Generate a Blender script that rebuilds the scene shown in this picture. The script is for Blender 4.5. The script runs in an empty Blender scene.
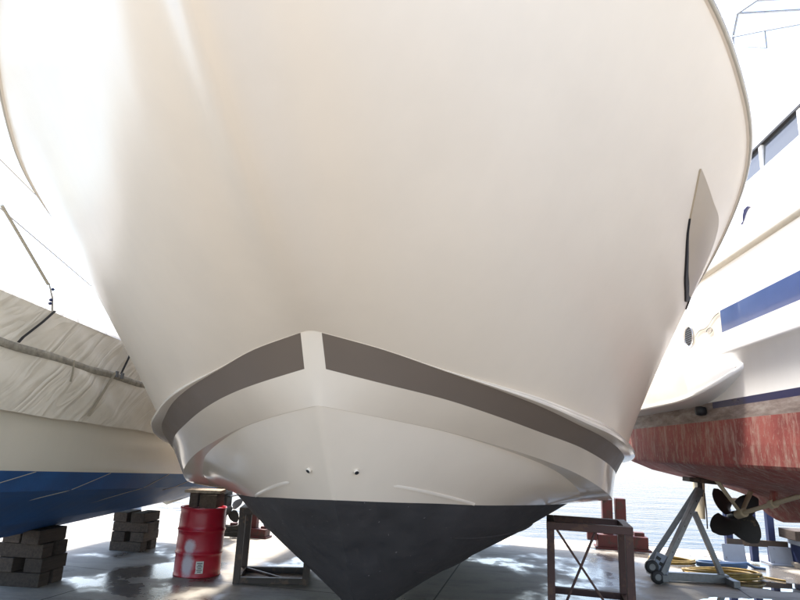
import bpy, bmesh, math, random
import numpy as np
from mathutils import Vector, Matrix, noise as mnoise

R = math.radians
sc = bpy.context.scene
COL = sc.collection

# ------------------------------------------------------------------ camera
PITCH, ROLL, CAMH = 13.7, 2.5, 1.55
cam_data = bpy.data.cameras.new('camera')
cam = bpy.data.objects.new('camera', cam_data)
COL.objects.link(cam)
cam_data.sensor_width = 36.0
cam_data.lens = 27.0
cam_data.clip_start = 0.02
cam_data.clip_end = 8000
_t, _r = R(PITCH), R(ROLL)
_fw = Vector((0, math.cos(_t), math.sin(_t)))
_u0 = Vector((0, -math.sin(_t), math.cos(_t)))
_r0 = Vector((1, 0, 0))
_rt = math.cos(_r) * _r0 + math.sin(_r) * _u0
_up = math.cos(_r) * _u0 - math.sin(_r) * _r0
cam.matrix_world = Matrix(((_rt.x, _up.x, -_fw.x, 0), (_rt.y, _up.y, -_fw.y, 0), (_rt.z, _up.z, -_fw.z, CAMH), (0, 0, 0, 1)))
sc.camera = cam

# ------------------------------------------------------------------ light
SUN_EL, SUN_AZ = 60.0, -22.0        # azimuth from +Y towards +X: behind the boats, a little left
world = bpy.data.worlds.new('World')
sc.world = world
world.use_nodes = True
wn = world.node_tree
sky = wn.nodes.new('ShaderNodeTexSky')
sky.sky_type = 'NISHITA'
sky.sun_disc = False
sky.sun_elevation = R(SUN_EL)
sky.sun_rotation = R(SUN_AZ)
sky.dust_density = 1.8
sky.air_density = 1.0
sky.ozone_density = 0.2
bg = wn.nodes['Background']
bg.inputs['Strength'].default_value = 0.15
wn.links.new(sky.outputs[0], bg.inputs['Color'])
sun_data = bpy.data.lights.new('sun', 'SUN')
sun_data.energy = 2.6
sun_data.angle = R(7)
sun_data.color = (1.0, 0.94, 0.85)
sun = bpy.data.objects.new('sun', sun_data)
COL.objects.link(sun)
_sd = Vector((math.sin(R(SUN_AZ)) * math.cos(R(SUN_EL)), math.cos(R(SUN_AZ)) * math.cos(R(SUN_EL)), math.sin(R(SUN_EL))))
sun.rotation_euler = _sd.to_track_quat('Z', 'Y').to_euler()
sun.location = (-4, 9, 14)

vs = sc.view_settings
vs.view_transform = 'Standard'
vs.look = 'None'
vs.exposure = 1.92
vs.gamma = 1.0
vs.use_curve_mapping = False
sc.render.engine = 'CYCLES'
sc.cycles.caustics_reflective = False
sc.cycles.caustics_refractive = False

# ------------------------------------------------------------------ materials
def node_mat(name):
    m = bpy.data.materials.new(name)
    m.use_nodes = True
    nt = m.node_tree
    return m, nt, nt.nodes['Principled BSDF']

def noise_node(nt, scale, detail=4, rough=0.55, stretch=None, coord='Object'):
    tc = nt.nodes.new('ShaderNodeTexCoord')
    n = nt.nodes.new('ShaderNodeTexNoise')
    n.inputs['Scale'].default_value = scale
    n.inputs['Detail'].default_value = detail
    n.inputs['Roughness'].default_value = rough
    if stretch:
        mp = nt.nodes.new('ShaderNodeMapping')
        mp.inputs['Scale'].default_value = stretch
        nt.links.new(tc.outputs[coord], mp.inputs['Vector'])
        nt.links.new(mp.outputs[0], n.inputs['Vector'])
    else:
        nt.links.new(tc.outputs[coord], n.inputs['Vector'])
    return n

def ramp(nt, src, stops):
    r = nt.nodes.new('ShaderNodeValToRGB')
    els = r.color_ramp.elements
    while len(els) < len(stops):
        els.new(0.5)
    for e, (p, c) in zip(els, stops):
        e.position = p
        e.color = (c, c, c, 1) if isinstance(c, (int, float)) else (c[0], c[1], c[2], 1)
    nt.links.new(src, r.inputs['Fac'])
    return r

def mixc(nt, fac, a, b, mode='MIX'):
    m = nt.nodes.new('ShaderNodeMix')
    m.data_type = 'RGBA'
    m.blend_type = mode
    for sock, v in ((m.inputs[0], fac), (m.inputs[6], a), (m.inputs[7], b)):
        if hasattr(v, 'is_linked') or isinstance(v, bpy.types.NodeSocket):
            nt.links.new(v, sock)
        elif isinstance(v, (int, float)):
            sock.default_value = v
        else:
            sock.default_value = (v[0], v[1], v[2], 1)
    return m.outputs[2]

def bump(nt, bsdf, src, strength, dist=0.01):
    b = nt.nodes.new('ShaderNodeBump')
    b.inputs['Strength'].default_value = strength
    b.inputs['Distance'].default_value = dist
    nt.links.new(src, b.inputs['Height'])
    nt.links.new(b.outputs[0], bsdf.inputs['Normal'])
    return b

def paint(name, col, rough=0.4, var=0.12, scale=6.0, metal=0.0, coat=0.0, bmp=0.0, bscale=60, stretch=None, spec=0.5):
    m, nt, b = node_mat(name)
    n = noise_node(nt, scale, 5, 0.6, stretch)
    dark = tuple(c * (1 - var) for c in col)
    lite = tuple(min(1, c * (1 + var)) for c in col)
    r = ramp(nt, n.outputs['Fac'], [(0.3, dark), (0.7, lite)])
    nt.links.new(r.outputs[0], b.inputs['Base Color'])
    rr = ramp(nt, n.outputs['Fac'], [(0.3, max(0, rough - 0.06)), (0.7, min(1, rough + 0.08))])
    nt.links.new(rr.outputs[0], b.inputs['Roughness'])
    b.inputs['Metallic'].default_value = metal
    b.inputs['Coat Weight'].default_value = coat
    b.inputs['Coat Roughness'].default_value = 0.04
    b.inputs['Specular IOR Level'].default_value = spec
    if bmp:
        n2 = noise_node(nt, bscale, 4, 0.6)
        bump(nt, b, n2.outputs['Fac'], bmp, 0.01)
    return m

def worn_paint(name, col, under, amount, scale=8, stretch=None, rough=0.6, metal=0.0, bmp=0.15):
    """paint with chipped or rusty patches that have a shape of their own"""
    m, nt, b = node_mat(name)
    n = noise_node(nt, scale, 8, 0.65, stretch)
    n2 = noise_node(nt, scale * 0.35, 4, 0.6)
    base = mixc(nt, n2.outputs['Fac'], tuple(c * 0.75 for c in col), tuple(min(1, c * 1.25) for c in col))
    k = ramp(nt, n.outputs['Fac'], [(1 - amount - 0.05, 0.0), (1 - amount + 0.04, 1.0)])
    c = mixc(nt, k.outputs[0], base, under)
    nt.links.new(c, b.inputs['Base Color'])
    b.inputs['Roughness'].default_value = rough
    b.inputs['Metallic'].default_value = metal
    bump(nt, b, k.outputs[0], bmp, 0.004)
    return m

def gelcoat(name, col, rough=0.13, coat=0.08, spec=0.38):
    m, nt, b = node_mat(name)
    n = noise_node(nt, 1.3, 6, 0.6)
    s = noise_node(nt, 3.0, 5, 0.6, (3.0, 3.0, 0.35))
    r = ramp(nt, n.outputs['Fac'], [(0.3, tuple(c * 0.965 for c in col)), (0.7, tuple(min(1, c * 1.02) for c in col))])
    d = ramp(nt, s.outputs['Fac'], [(0.35, 0.0), (0.9, 0.06)])
    c = mixc(nt, d.outputs[0], r.outputs[0], (0.52, 0.45, 0.36))
    nt.links.new(c, b.inputs['Base Color'])
    b.inputs['Roughness'].default_value = rough
    b.inputs['Coat Weight'].default_value = coat
    b.inputs['Coat Roughness'].default_value = 0.05
    b.inputs['Specular IOR Level'].default_value = spec
    return m

M = {}
M['gel'] = gelcoat('cream_gelcoat', (0.78, 0.69, 0.57))
M['gel_top'] = gelcoat('satin_cream_gelcoat', (0.78, 0.69, 0.57), 0.26, 0.0, 0.14)
M['gel_white'] = gelcoat('white_gelcoat', (0.90, 0.90, 0.89), 0.2, 0.3)
M['gel_old'] = gelcoat('aged_cream_gelcoat', (0.84, 0.78, 0.65), 0.35, 0.1)
M['stripe'] = paint('brown_stripe', (0.150, 0.116, 0.088), 0.42, 0.02, 3, coat=0.0)
M['rubrail'] = paint('rub_rail_rubber', (0.46, 0.42, 0.34), 0.42, 0.06, 12)
M['steel'] = paint('stainless_steel', (0.62, 0.62, 0.62), 0.18, 0.04, 8, metal=1.0)
M['galv'] = paint('galvanised_steel', (0.20, 0.205, 0.215), 0.42, 0.2, 14, metal=0.5, bmp=0.08)
M['black'] = paint('black_rubber', (0.02, 0.02, 0.022), 0.6, 0.2, 20, bmp=0.1)
M['glass'] = paint('tinted_window', (0.07, 0.078, 0.09), 0.10, 0.03, 2)
M['tan_reflection'] = paint('painted_reflection', (0.42, 0.34, 0.24), 0.4, 0.08, 2, coat=0.0)  # tan colour that paints in a reflection on the hull side
M['blue_stripe'] = paint('blue_stripe', (0.045, 0.085, 0.24), 0.2, 0.10, 2.0, coat=0.6)
M['navy'] = paint('navy_boot_stripe', (0.018, 0.022, 0.085), 0.3, 0.1, 4)
M['blue_bottom'] = paint('blue_antifouling', (0.022, 0.10, 0.28), 0.55, 0.22, 2.5, bmp=0.12, bscale=40)
M['rust_red'] = worn_paint('dark_red_primer_steel', (0.085, 0.014, 0.013), (0.05, 0.022, 0.016), 0.42, 7)
M['brown_steel'] = worn_paint('brown_oxidised_steel', (0.085, 0.040, 0.032), (0.13, 0.065, 0.04), 0.42, 9)
M['dark_steel'] = worn_paint('dark_brown_steel', (0.060, 0.044, 0.036), (0.13, 0.085, 0.055), 0.40, 9)
M['blue_steel'] = worn_paint('blue_painted_steel', (0.012, 0.022, 0.085), (0.05, 0.035, 0.03), 0.30, 7)
M['pale_steel'] = worn_paint('pale_blue_painted_plate', (0.30, 0.34, 0.42), (0.10, 0.085, 0.08), 0.34, 8)
M['drum'] = worn_paint('red_drum_enamel', (0.42, 0.014, 0.032), (0.27, 0.022, 0.022), 0.34, 6, rough=0.34, bmp=0.05)
def add_spray(m, blobs):
    """soft-edged white spray marks on the drum enamel"""
    nt = m.node_tree; b = nt.nodes['Principled BSDF']
    old = b.inputs['Base Color'].links[0].from_socket
    tc = nt.nodes.new('ShaderNodeTexCoord')
    fac = None
    nn = noise_node(nt, 22, 5, 0.7)
    for (c, sc_, r) in blobs:
        mp = nt.nodes.new('ShaderNodeMapping')
        mp.inputs['Location'].default_value = tuple(-a * k for a, k in zip(c, sc_))
        mp.inputs['Scale'].default_value = sc_
        nt.links.new(tc.outputs['Object'], mp.inputs['Vector'])
        ln = nt.nodes.new('ShaderNodeVectorMath'); ln.operation = 'LENGTH'
        nt.links.new(mp.outputs[0], ln.inputs[0])
        ad = nt.nodes.new('ShaderNodeMath'); ad.operation = 'MULTIPLY_ADD'; ad.inputs[1].default_value = 0.05; ad.inputs[2].default_value = -0.025
        nt.links.new(nn.outputs['Fac'], ad.inputs[0])
        a2 = nt.nodes.new('ShaderNodeMath'); a2.operation = 'ADD'
        nt.links.new(ln.outputs['Value'], a2.inputs[0]); nt.links.new(ad.outputs[0], a2.inputs[1])
        mr = nt.nodes.new('ShaderNodeMapRange'); mr.interpolation_type = 'SMOOTHSTEP'
        mr.inputs['From Min'].default_value = r * 0.45; mr.inputs['From Max'].default_value = r * 1.15
        mr.inputs['To Min'].default_value = 0.85; mr.inputs['To Max'].default_value = 0.0
        nt.links.new(a2.outputs[0], mr.inputs['Value'])
        if fac is None: fac = mr.outputs[0]
        else:
            mx = nt.nodes.new('ShaderNodeMath'); mx.operation = 'MAXIMUM'
            nt.links.new(fac, mx.inputs[0]); nt.links.new(mr.outputs[0], mx.inputs[1]); fac = mx.outputs[0]
    nt.links.new(mixc(nt, fac, old, (0.62, 0.62, 0.68)), b.inputs['Base Color'])
add_spray(M['drum'], [((-0.045, -0.26, 0.335), (1, 1, 0.85), 0.075), ((-0.05, -0.26, 0.14), (1, 1, 0.55), 0.085)])
M['paper'] = paint('paper_label', (0.70, 0.68, 0.64), 0.6, 0.05, 30)
M['ink'] = paint('ink', (0.03, 0.03, 0.03), 0.6, 0.05, 30)
M['bronze'] = worn_paint('antifouled_bronze', (0.035, 0.033, 0.033), (0.15, 0.11, 0.07), 0.36, 9, metal=0.3)
M['ivory'] = worn_paint('ivory_primer', (0.58, 0.51, 0.36), (0.30, 0.23, 0.15), 0.28, 9)
M['scroll'] = paint('tarnished_gilt', (0.07, 0.058, 0.04), 0.5, 0.2, 20)
M['yellow_rope'] = paint('yellow_hose', (0.30, 0.20, 0.05), 0.5, 0.35, 10)
M['blue_rope'] = paint('blue_hose', (0.04, 0.09, 0.19), 0.5, 0.15, 10)
M['rope'] = paint('weathered_rope', (0.45, 0.42, 0.36), 0.8, 0.2, 30, bmp=0.3)
M['dark_rope'] = paint('dark_rope', (0.035, 0.033, 0.03), 0.8, 0.3, 30, bmp=0.3)
M['webbing'] = paint('dark_webbing', (0.035, 0.035, 0.04), 0.7, 0.1, 30)
M['pale_webbing'] = paint('pale_webbing', (0.50, 0.45, 0.35), 0.8, 0.1, 30)
M['hem'] = paint('grey_hem_tape', (0.36, 0.33, 0.27), 0.8, 0.35, 16, bmp=0.4)

def mat_antifoul():
    m, nt, b = node_mat('black_antifouling')
    n = noise_node(nt, 5.0, 8, 0.65, (1, 1, 2.2))
    n2 = noise_node(nt, 1.1, 4, 0.6)
    c = ramp(nt, n.outputs['Fac'], [(0.3, (0.019, 0.018, 0.019)), (0.58, (0.042, 0.040, 0.041)), (0.8, (0.085, 0.078, 0.078))])
    sp = noise_node(nt, 34, 2, 0.4)
    k = ramp(nt, sp.outputs['Fac'], [(0.75, 0.0), (0.78, 0.7)])
    cc = mixc(nt, k.outputs[0], c.outputs[0], (0.34, 0.33, 0.32))
    cc = mixc(nt, n2.outputs['Fac'], cc, (0.032, 0.030, 0.031))
    nt.links.new(cc, b.inputs['Base Color'])
    r = ramp(nt, n.outputs['Fac'], [(0.3, 0.55), (0.7, 0.8)])
    nt.links.new(r.outputs[0], b.inputs['Roughness'])
    bump(nt, b, n.outputs['Fac'], 0.18, 0.01)
    return m
M['antifoul'] = mat_antifoul()

def mat_red_bottom():
    m, nt, b = node_mat('worn_red_antifouling')
    n = noise_node(nt, 9.0, 9, 0.72, (1.0, 1.0, 0.28))
    n2 = noise_node(nt, 1.7, 5, 0.6)
    n3 = noise_node(nt, 30.0, 5, 0.7, (1, 1, 0.5))
    base = ramp(nt, n2.outputs['Fac'], [(0.32, (0.19, 0.038, 0.034)), (0.5, (0.29, 0.062, 0.053)), (0.72, (0.40, 0.115, 0.095))])
    k = ramp(nt, n.outputs['Fac'], [(0.49, 0.0), (0.64, 0.85)])
    c = mixc(nt, k.outputs[0], base.outputs[0], (0.44, 0.30, 0.25))
    k2 = ramp(nt, n3.outputs['Fac'], [(0.57, 0.0), (0.68, 0.8)])
    c = mixc(nt, k2.outputs[0], c, (0.44, 0.33, 0.27))
    nt.links.new(c, b.inputs['Base Color'])
    b.inputs['Roughness'].default_value = 0.7
    bump(nt, b, n3.outputs['Fac'], 0.25, 0.01)
    return m
M['red_bottom'] = mat_red_bottom()

def mat_scum():
    m, nt, b = node_mat('scum_line')
    n = noise_node(nt, 6.0, 7, 0.65, (1, 0.5, 2.5))
    c = ramp(nt, n.outputs['Fac'], [(0.3, (0.12, 0.085, 0.075)), (0.52, (0.26, 0.21, 0.19)), (0.72, (0.42, 0.38, 0.35))])
    nt.links.new(c.outputs[0], b.inputs['Base Color'])
    b.inputs['Roughness'].default_value = 0.6
    return m
M['scum'] = mat_scum()

def mat_canvas(name, col):
    m, nt, b = node_mat(name)
    n = noise_node(nt, 2.6, 8, 0.65, (1, 1, 1.3))
    n2 = noise_node(nt, 0.9, 5, 0.6)
    c = ramp(nt, n.outputs['Fac'], [(0.28, tuple(x * 0.90 for x in col)), (0.5, col), (0.75, tuple(min(1, x * 1.05) for x in col))])
    k = ramp(nt, n2.outputs['Fac'], [(0.55, 0.0), (0.80, 0.4)])
    cc = mixc(nt, k.outputs[0], c.outputs[0], (0.50, 0.42, 0.29))
    nt.links.new(cc, b.inputs['Base Color'])
    b.inputs['Roughness'].default_value = 0.62
    tc = nt.nodes.new('ShaderNodeTexCoord')
    mr = nt.nodes.new('ShaderNodeMapping')
    mr.inputs['Rotation'].default_value = (R(-38), 0, 0)
    nt.links.new(tc.outputs['Object'], mr.inputs['Vector'])
    ms = nt.nodes.new('ShaderNodeMapping')
    ms.inputs['Scale'].default_value = (1.0, 0.9, 5.5)
    nt.links.new(mr.outputs[0], ms.inputs['Vector'])
    w = nt.nodes.new('ShaderNodeTexNoise')
    w.inputs['Scale'].default_value = 0.85; w.inputs['Detail'].default_value = 2.5; w.inputs['Roughness'].default_value = 0.5; w.inputs['Distortion'].default_value = 0.6
    nt.links.new(ms.outputs[0], w.inputs['Vector'])
    pp = nt.nodes.new('ShaderNodeMath'); pp.operation = 'PINGPONG'; pp.inputs[1].default_value = 0.13
    nt.links.new(w.outputs['Fac'], pp.inputs[0])
    bump(nt, b, pp.outputs[0], 0.7, 0.09)
    return m
M['canvas'] = mat_canvas('dirty_canvas', (0.88, 0.82, 0.70))
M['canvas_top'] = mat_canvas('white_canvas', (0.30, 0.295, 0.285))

def mat_wood(name, col):
    m, nt, b = node_mat(name)
    n = noise_node(nt, 4.0, 8, 0.7, (9.0, 0.8, 9.0))
    g = noise_node(nt, 1.7, 3, 0.5)
    c = ramp(nt, n.outputs['Fac'], [(0.3, tuple(x * 0.45 for x in col)), (0.55, col), (0.8, tuple(min(1, x * 1.4) for x in col))])
    oi = nt.nodes.new('ShaderNodeObjectInfo')
    rr = ramp(nt, oi.outputs['Random'], [(0.0, 0.55), (1.0, 1.25)])
    cc = mixc(nt, 1.0, c.outputs[0], rr.outputs[0], 'MULTIPLY')
    nt.links.new(cc, b.inputs['Base Color'])
    b.inputs['Roughness'].default_value = 0.85
    bump(nt, b, n.outputs['Fac'], 0.5, 0.008)
    return m
M['wood_dark'] = mat_wood('dark_weathered_timber', (0.085, 0.062, 0.048))
M['wood'] = mat_wood('weathered_timber', (0.20, 0.145, 0.10))
M['wood_pale'] = mat_wood('pale_plank', (0.38, 0.30, 0.22))

def mat_concrete():
    m, nt, b = node_mat('yard_concrete')
    n = noise_node(nt, 0.55, 9, 0.62)
    f = noise_node(nt, 26, 6, 0.7)
    wv = noise_node(nt, 0.62, 6, 0.58, (1.0, 0.75, 1.0))
    st = noise_node(nt, 2.4, 7, 0.66, (0.7, 1.5, 1))
    base = ramp(nt, n.outputs['Fac'], [(0.3, (0.33, 0.292, 0.24)), (0.5, (0.42, 0.374, 0.308)), (0.72, (0.50, 0.447, 0.37))])
    c = mixc(nt, f.outputs['Fac'], base.outputs[0], (0.26, 0.245, 0.22))
    k2 = ramp(nt, st.outputs['Fac'], [(0.48, 0.0), (0.68, 0.65)])
    c = mixc(nt, k2.outputs[0], c, (0.15, 0.135, 0.12))
    wet = ramp(nt, wv.outputs['Fac'], [(0.50, 0.0), (0.57, 1.0)])
    dk = mixc(nt, 1.0, c, (0.42, 0.41, 0.41), 'MULTIPLY')
    c = mixc(nt, wet.outputs[0], c, dk)
    tc = nt.nodes.new('ShaderNodeTexCoord')
    sx = nt.nodes.new('ShaderNodeSeparateXYZ')
    mpj = nt.nodes.new('ShaderNodeMapping')
    mpj.inputs['Rotation'].default_value = (0, 0, R(13.3))
    nt.links.new(tc.outputs['Object'], mpj.inputs['Vector'])
    nt.links.new(mpj.outputs[0], sx.inputs[0])
    jt = None
    for ax_, off in (('X', 1.1), ('Y', 0.35)):
        m1 = nt.nodes.new('ShaderNodeMath'); m1.operation = 'PINGPONG'; m1.inputs[1].default_value = 1.75
        ad = nt.nodes.new('ShaderNodeMath'); ad.operation = 'ADD'; ad.inputs[1].default_value = off
        nt.links.new(sx.outputs[ax_], ad.inputs[0]); nt.links.new(ad.outputs[0], m1.inputs[0])
        lt = nt.nodes.new('ShaderNodeMath'); lt.operation = 'LESS_THAN'; lt.inputs[1].default_value = 0.009
        nt.links.new(m1.outputs[0], lt.inputs[0])
        if jt is None: jt = lt.outputs[0]
        else:
            mx = nt.nodes.new('ShaderNodeMath'); mx.operation = 'MAXIMUM'
            nt.links.new(jt, mx.inputs[0]); nt.links.new(lt.outputs[0], mx.inputs[1]); jt = mx.outputs[0]
    c = mixc(nt, jt, c, (0.07, 0.062, 0.055))
    oil = noise_node(nt, 1.15, 7, 0.7)
    ko = ramp(nt, oil.outputs['Fac'], [(0.60, 0.0), (0.70, 0.7)])
    c = mixc(nt, ko.outputs[0], c, (0.075, 0.068, 0.06))
    nt.links.new(c, b.inputs['Base Color'])
    rg = ramp(nt, wet.outputs[0], [(0.0, 0.72), (1.0, 0.20)])
    nt.links.new(rg.outputs[0], b.inputs['Roughness'])
    bump(nt, b, f.outputs['Fac'], 0.25, 0.006)
    return m
M['concrete'] = mat_concrete()
M['bounce_pale'] = paint('pale_bounce_ground', (0.48, 0.45, 0.41), 0.85, 0.1, 1.2, bmp=0.2, bscale=30)  # kept pale to throw light back up at the hull
M['coping'] = paint('quay_stone', (0.46, 0.41, 0.34), 0.75, 0.16, 5, bmp=0.3, bscale=30)
M['quay_wall'] = paint('quay_wall_concrete', (0.30, 0.28, 0.25), 0.85, 0.2, 3, bmp=0.4, bscale=18)

def mat_puddle():
    m, nt, b = node_mat('puddle_water')
    n = noise_node(nt, 3.0, 5, 0.6)
    c = ramp(nt, n.outputs['Fac'], [(0.35, (0.065, 0.06, 0.054)), (0.7, (0.13, 0.12, 0.108))])
    nt.links.new(c.outputs[0], b.inputs['Base Color'])
    b.inputs['Roughness'].default_value = 0.03
    b.inputs['IOR'].default_value = 1.33
    b.inputs['Coat Weight'].default_value = 1.0
    b.inputs['Coat Roughness'].default_value = 0.01
    return m
M['puddle'] = mat_puddle()

def mat_sea():
    m, nt, b = node_mat('sea_water')
    b.inputs['Base Color'].default_value = (0.05, 0.105, 0.175, 1)
    b.inputs['Specular IOR Level'].default_value = 0.12
    b.inputs['Roughness'].default_value = 0.03
    b.inputs['IOR'].default_value = 1.33
    n = noise_node(nt, 0.55, 7, 0.6, (0.35, 1.2, 1))
    n2 = noise_node(nt, 2.4, 4, 0.6, (0.4, 1.3, 1))
    a = nt.nodes.new('ShaderNodeMath')
    a.operation = 'MULTIPLY_ADD'
    a.inputs[1].default_value = 0.3
    nt.links.new(n2.outputs['Fac'], a.inputs[0])
    nt.links.new(n.outputs['Fac'], a.inputs[2])
    bump(nt, b, a.outputs[0], 0.9, 0.9)
    return m
M['sea'] = mat_sea()

# ------------------------------------------------------------------ mesh helpers
class MB:
    def __init__(self):
        self.v, self.f, self.m, self.s = [], [], [], []
    def face(self, pts, mi=0, smooth=False):
        i = len(self.v)
        self.v += [tuple(p) for p in pts]
        self.f.append(tuple(range(i, i + len(pts))))
        self.m.append(mi); self.s.append(smooth)
    def grid(self, rows, mi=0, smooth=True, closed=False, flip=False):
        """rows: list of equal-length lists of points"""
        i0 = len(self.v)
        n = len(rows[0])
        for r in rows:
            self.v += [tuple(p) for p in r]
        for a in range(len(rows) - 1):
            for c in range(n if closed else n - 1):
                d = (c + 1) % n
                q = (i0 + a * n + c, i0 + a * n + d, i0 + (a + 1) * n + d, i0 + (a + 1) * n + c)
                if flip:
                    q = q[::-1]
                self.f.append(q); self.m.append(mi); self.s.append(smooth)
    def box(self, c, size, rot=None, mi=0, bevel=0.0):
        bm = bmesh.new()
        bmesh.ops.create_cube(bm, size=1.0)
        for v in bm.verts:
            v.co = Vector((v.co.x * size[0], v.co.y * size[1], v.co.z * size[2]))
        if bevel:
            bmesh.ops.bevel(bm, geom=bm.edges[:], offset=bevel, segments=2, affect='EDGES', profile=0.6)
        self.add_bm(bm, c, rot, mi)
    def add_bm(self, bm, c=(0, 0, 0), rot=None, mi=0, smooth=False):
        i0 = len(self.v)
        bm.verts.index_update()
        for v in bm.verts:
            p = v.co.copy()
            if rot is not None:
                p = rot @ p
            self.v.append((p.x + c[0], p.y + c[1], p.z + c[2]))
        for f in bm.faces:
            self.f.append(tuple(i0 + v.index for v in f.verts)); self.m.append(mi); self.s.append(smooth)
        bm.free()
    def bar(self, a, b, w, h=None, mi=0, bevel=0.004, up=(0, 0, 1)):
        """rectangular bar between two points"""
        a, b = Vector(a), Vector(b)
        d = b - a
        L = d.length
        z = d.normalized()
        u = Vector(up)
        if abs(z.dot(u)) > 0.98:
            u = Vector((0, 1, 0))
        x = u.cross(z).normalized()
        y = z.cross(x)
        rot = Matrix((x, y, z)).transposed()
        self.box((a + b) / 2, (w, h or w, L), rot, mi, bevel)
    def tube(self, pts, r, n=10, mi=0, closed=False, caps=True):
        pts = [Vector(p) for p in pts]
        rows = []
        prev = None
        N = len(pts)
        for i, p in enumerate(pts):
            if closed:
                d = (pts[(i + 1) % N] - pts[i - 1])
            else:
                d = pts[min(i + 1, N - 1)] - pts[max(i - 1, 0)]
            d.normalize()
            if prev is None:
                u = Vector((0, 0, 1)) if abs(d.z) < 0.9 else Vector((1, 0, 0))
                x = u.cross(d).normalized()
            else:
                x = (prev - d * prev.dot(d)).normalized()
            prev = x
            y = d.cross(x)
            rr = r[i] if isinstance(r, (list, tuple)) else r
            rows.append([p + x * math.cos(2 * math.pi * k / n) * rr + y * math.sin(2 * math.pi * k / n) * rr for k in range(n)])
        if closed:
            rows.append(rows[0])
        self.grid(rows, mi, True, True)
        if caps and not closed:
            self.face(rows[0][::-1], mi); self.face(rows[-1], mi)
    def lathe(self, prof, c=(0, 0, 0), n=32, mi=0, rot=None, caps=True):
        rows = []
        for (r, z) in prof:
            row = []
            for k in range(n):
                a = 2 * math.pi * k / n
                p = Vector((r * math.cos(a), r * math.sin(a), z))
                if rot is not None:
                    p = rot @ p
                row.append(p + Vector(c))
            rows.append(row)
        self.grid(rows, mi, True, True)
        if caps:
            self.face(rows[0][::-1], mi); self.face(rows[-1], mi)
    def build(self, name, mats, parent=None, merge=0.0, recalc=True, loc=None, rotz=None, sharp=None):
        me = bpy.data.meshes.new(name)
        me.from_pydata(self.v, [], self.f)
        if not isinstance(mats, (list, tuple)):
            mats = [mats]
        for m in mats:
            me.materials.append(m)
        me.polygons.foreach_set('material_index', self.m)
        me.polygons.foreach_set('use_smooth', self.s)
        if merge or recalc:
            bm = bmesh.new()
            bm.from_mesh(me)
            if merge:
                bmesh.ops.remove_doubles(bm, verts=bm.verts, dist=merge)
            if recalc:
                bmesh.ops.recalc_face_normals(bm, faces=bm.faces)
            if sharp is not None:
                for e in bm.edges:
                    if len(e.link_faces) == 2 and e.calc_face_angle(0) > R(sharp):
                        e.smooth = False
                for f in bm.faces:
                    f.smooth = True
            bm.to_mesh(me); bm.free()
        me.update()
        o = bpy.data.objects.new(name, me)
        COL.objects.link(o)
        if parent is not None:
            o.parent = parent
        if loc is not None:
            o.location = loc
        if rotz is not None:
            o.rotation_euler = (0, 0, rotz)
        return o

def tag(o, label=None, cat=None, group=None, kind=None):
    if label: o['label'] = label
    if cat: o['category'] = cat
    if group: o['group'] = group
    if kind: o['kind'] = kind
    return o

def thing(name, label, cat, loc=(0, 0, 0), rotz=0.0, group=None):
    o = bpy.data.objects.new(name, None)
    o.empty_display_size = 0.3
    COL.objects.link(o)
    o.location = loc
    o.rotation_euler = (0, 0, rotz)
    return tag(o, label, cat, group)

def copy_tree(o, parent=None):
    c = o.copy()
    COL.objects.link(c)
    if parent is not None:
        c.parent = parent
    for ch in [x for x in COL.objects if x.parent is o]:
        copy_tree(ch, c)
    return c

def pchip(xs, ys):
    xs = np.asarray(xs, float); ys = np.asarray(ys, float)
    h = np.diff(xs); d = np.diff(ys) / h
    m = np.zeros_like(ys)
    for i in range(1, len(xs) - 1):
        if d[i - 1] * d[i] > 0:
            w1 = 2 * h[i] + h[i - 1]; w2 = h[i] + 2 * h[i - 1]
            m[i] = (w1 + w2) / (w1 / d[i - 1] + w2 / d[i])
    m[0], m[-1] = d[0], d[-1]
    def f(x):
        x = np.clip(x, xs[0], xs[-1])
        i = np.clip(np.searchsorted(xs, x) - 1, 0, len(xs) - 2)
        t = (x - xs[i]) / h[i]
        return ((2 * t**3 - 3 * t**2 + 1) * ys[i] + (t**3 - 2 * t**2 + t) * h[i] * m[i]
                + (-2 * t**3 + 3 * t**2) * ys[i + 1] + (t**3 - t**2) * h[i] * m[i + 1])
    return f

def nz(x, y, z=0.0):
    return mnoise.noise(Vector((x, y, z)))

# ================================================================== SETTING
QE = lambda x: 12.5 - 0.237 * x           # quay edge line
def build_ground():
    g = MB()
    x0, x1, yb = -120.0, 120.0, -160.0
    top = [(x0, yb, 0), (x1, yb, 0), (x1, QE(x1), 0), (x0, QE(x0), 0)]
    g.face(top, 0)
    g.face([(x0, QE(x0), 0), (x1, QE(x1), 0), (x1, QE(x1), -3), (x0, QE(x0), -3)], 1)
    tag(g.build('quay_ground', [M['concrete'], M['quay_wall']]), kind='structure')
    a = MB()
    a.face([(-60, -40, 0.004), (60, -40, 0.004), (60, -0.6, 0.004), (-60, -0.6, 0.004)])  # unseen pale sheet added to bounce light onto the bow flare
    tag(a.build('bounce_apron', M['bounce_pale']), kind='structure')
    c = MB()
    d = Vector((1, -0.237, 0)).normalized(); nrm = Vector((0.237, 1, 0)).normalized()
    p0 = Vector((0, 12.5, 0))
    k = -26.0
    rnd = random.Random(3)
    while k < 26:
        L = rnd.uniform(1.3, 1.7)
        mid = p0 + d * (k + L / 2) - nrm * 0.33
        rot = Matrix.Rotation(math.atan2(d.y, d.x), 3, 'Z')
        c.box((mid.x, mid.y, -0.075), (L - 0.012, 0.72, 0.16 + rnd.uniform(0, 0.006)), rot, 0, 0.012)
        k += L
    tag(c.build('quay_coping', M['coping']), kind='structure')
    s = MB()
    s.face([(-4000, 0, -1.15), (4000, 0, -1.15), (4000, 6000, -1.15), (-4000, 6000, -1.15)])
    tag(s.build('sea', M['sea']), kind='structure')
build_ground()

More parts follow.
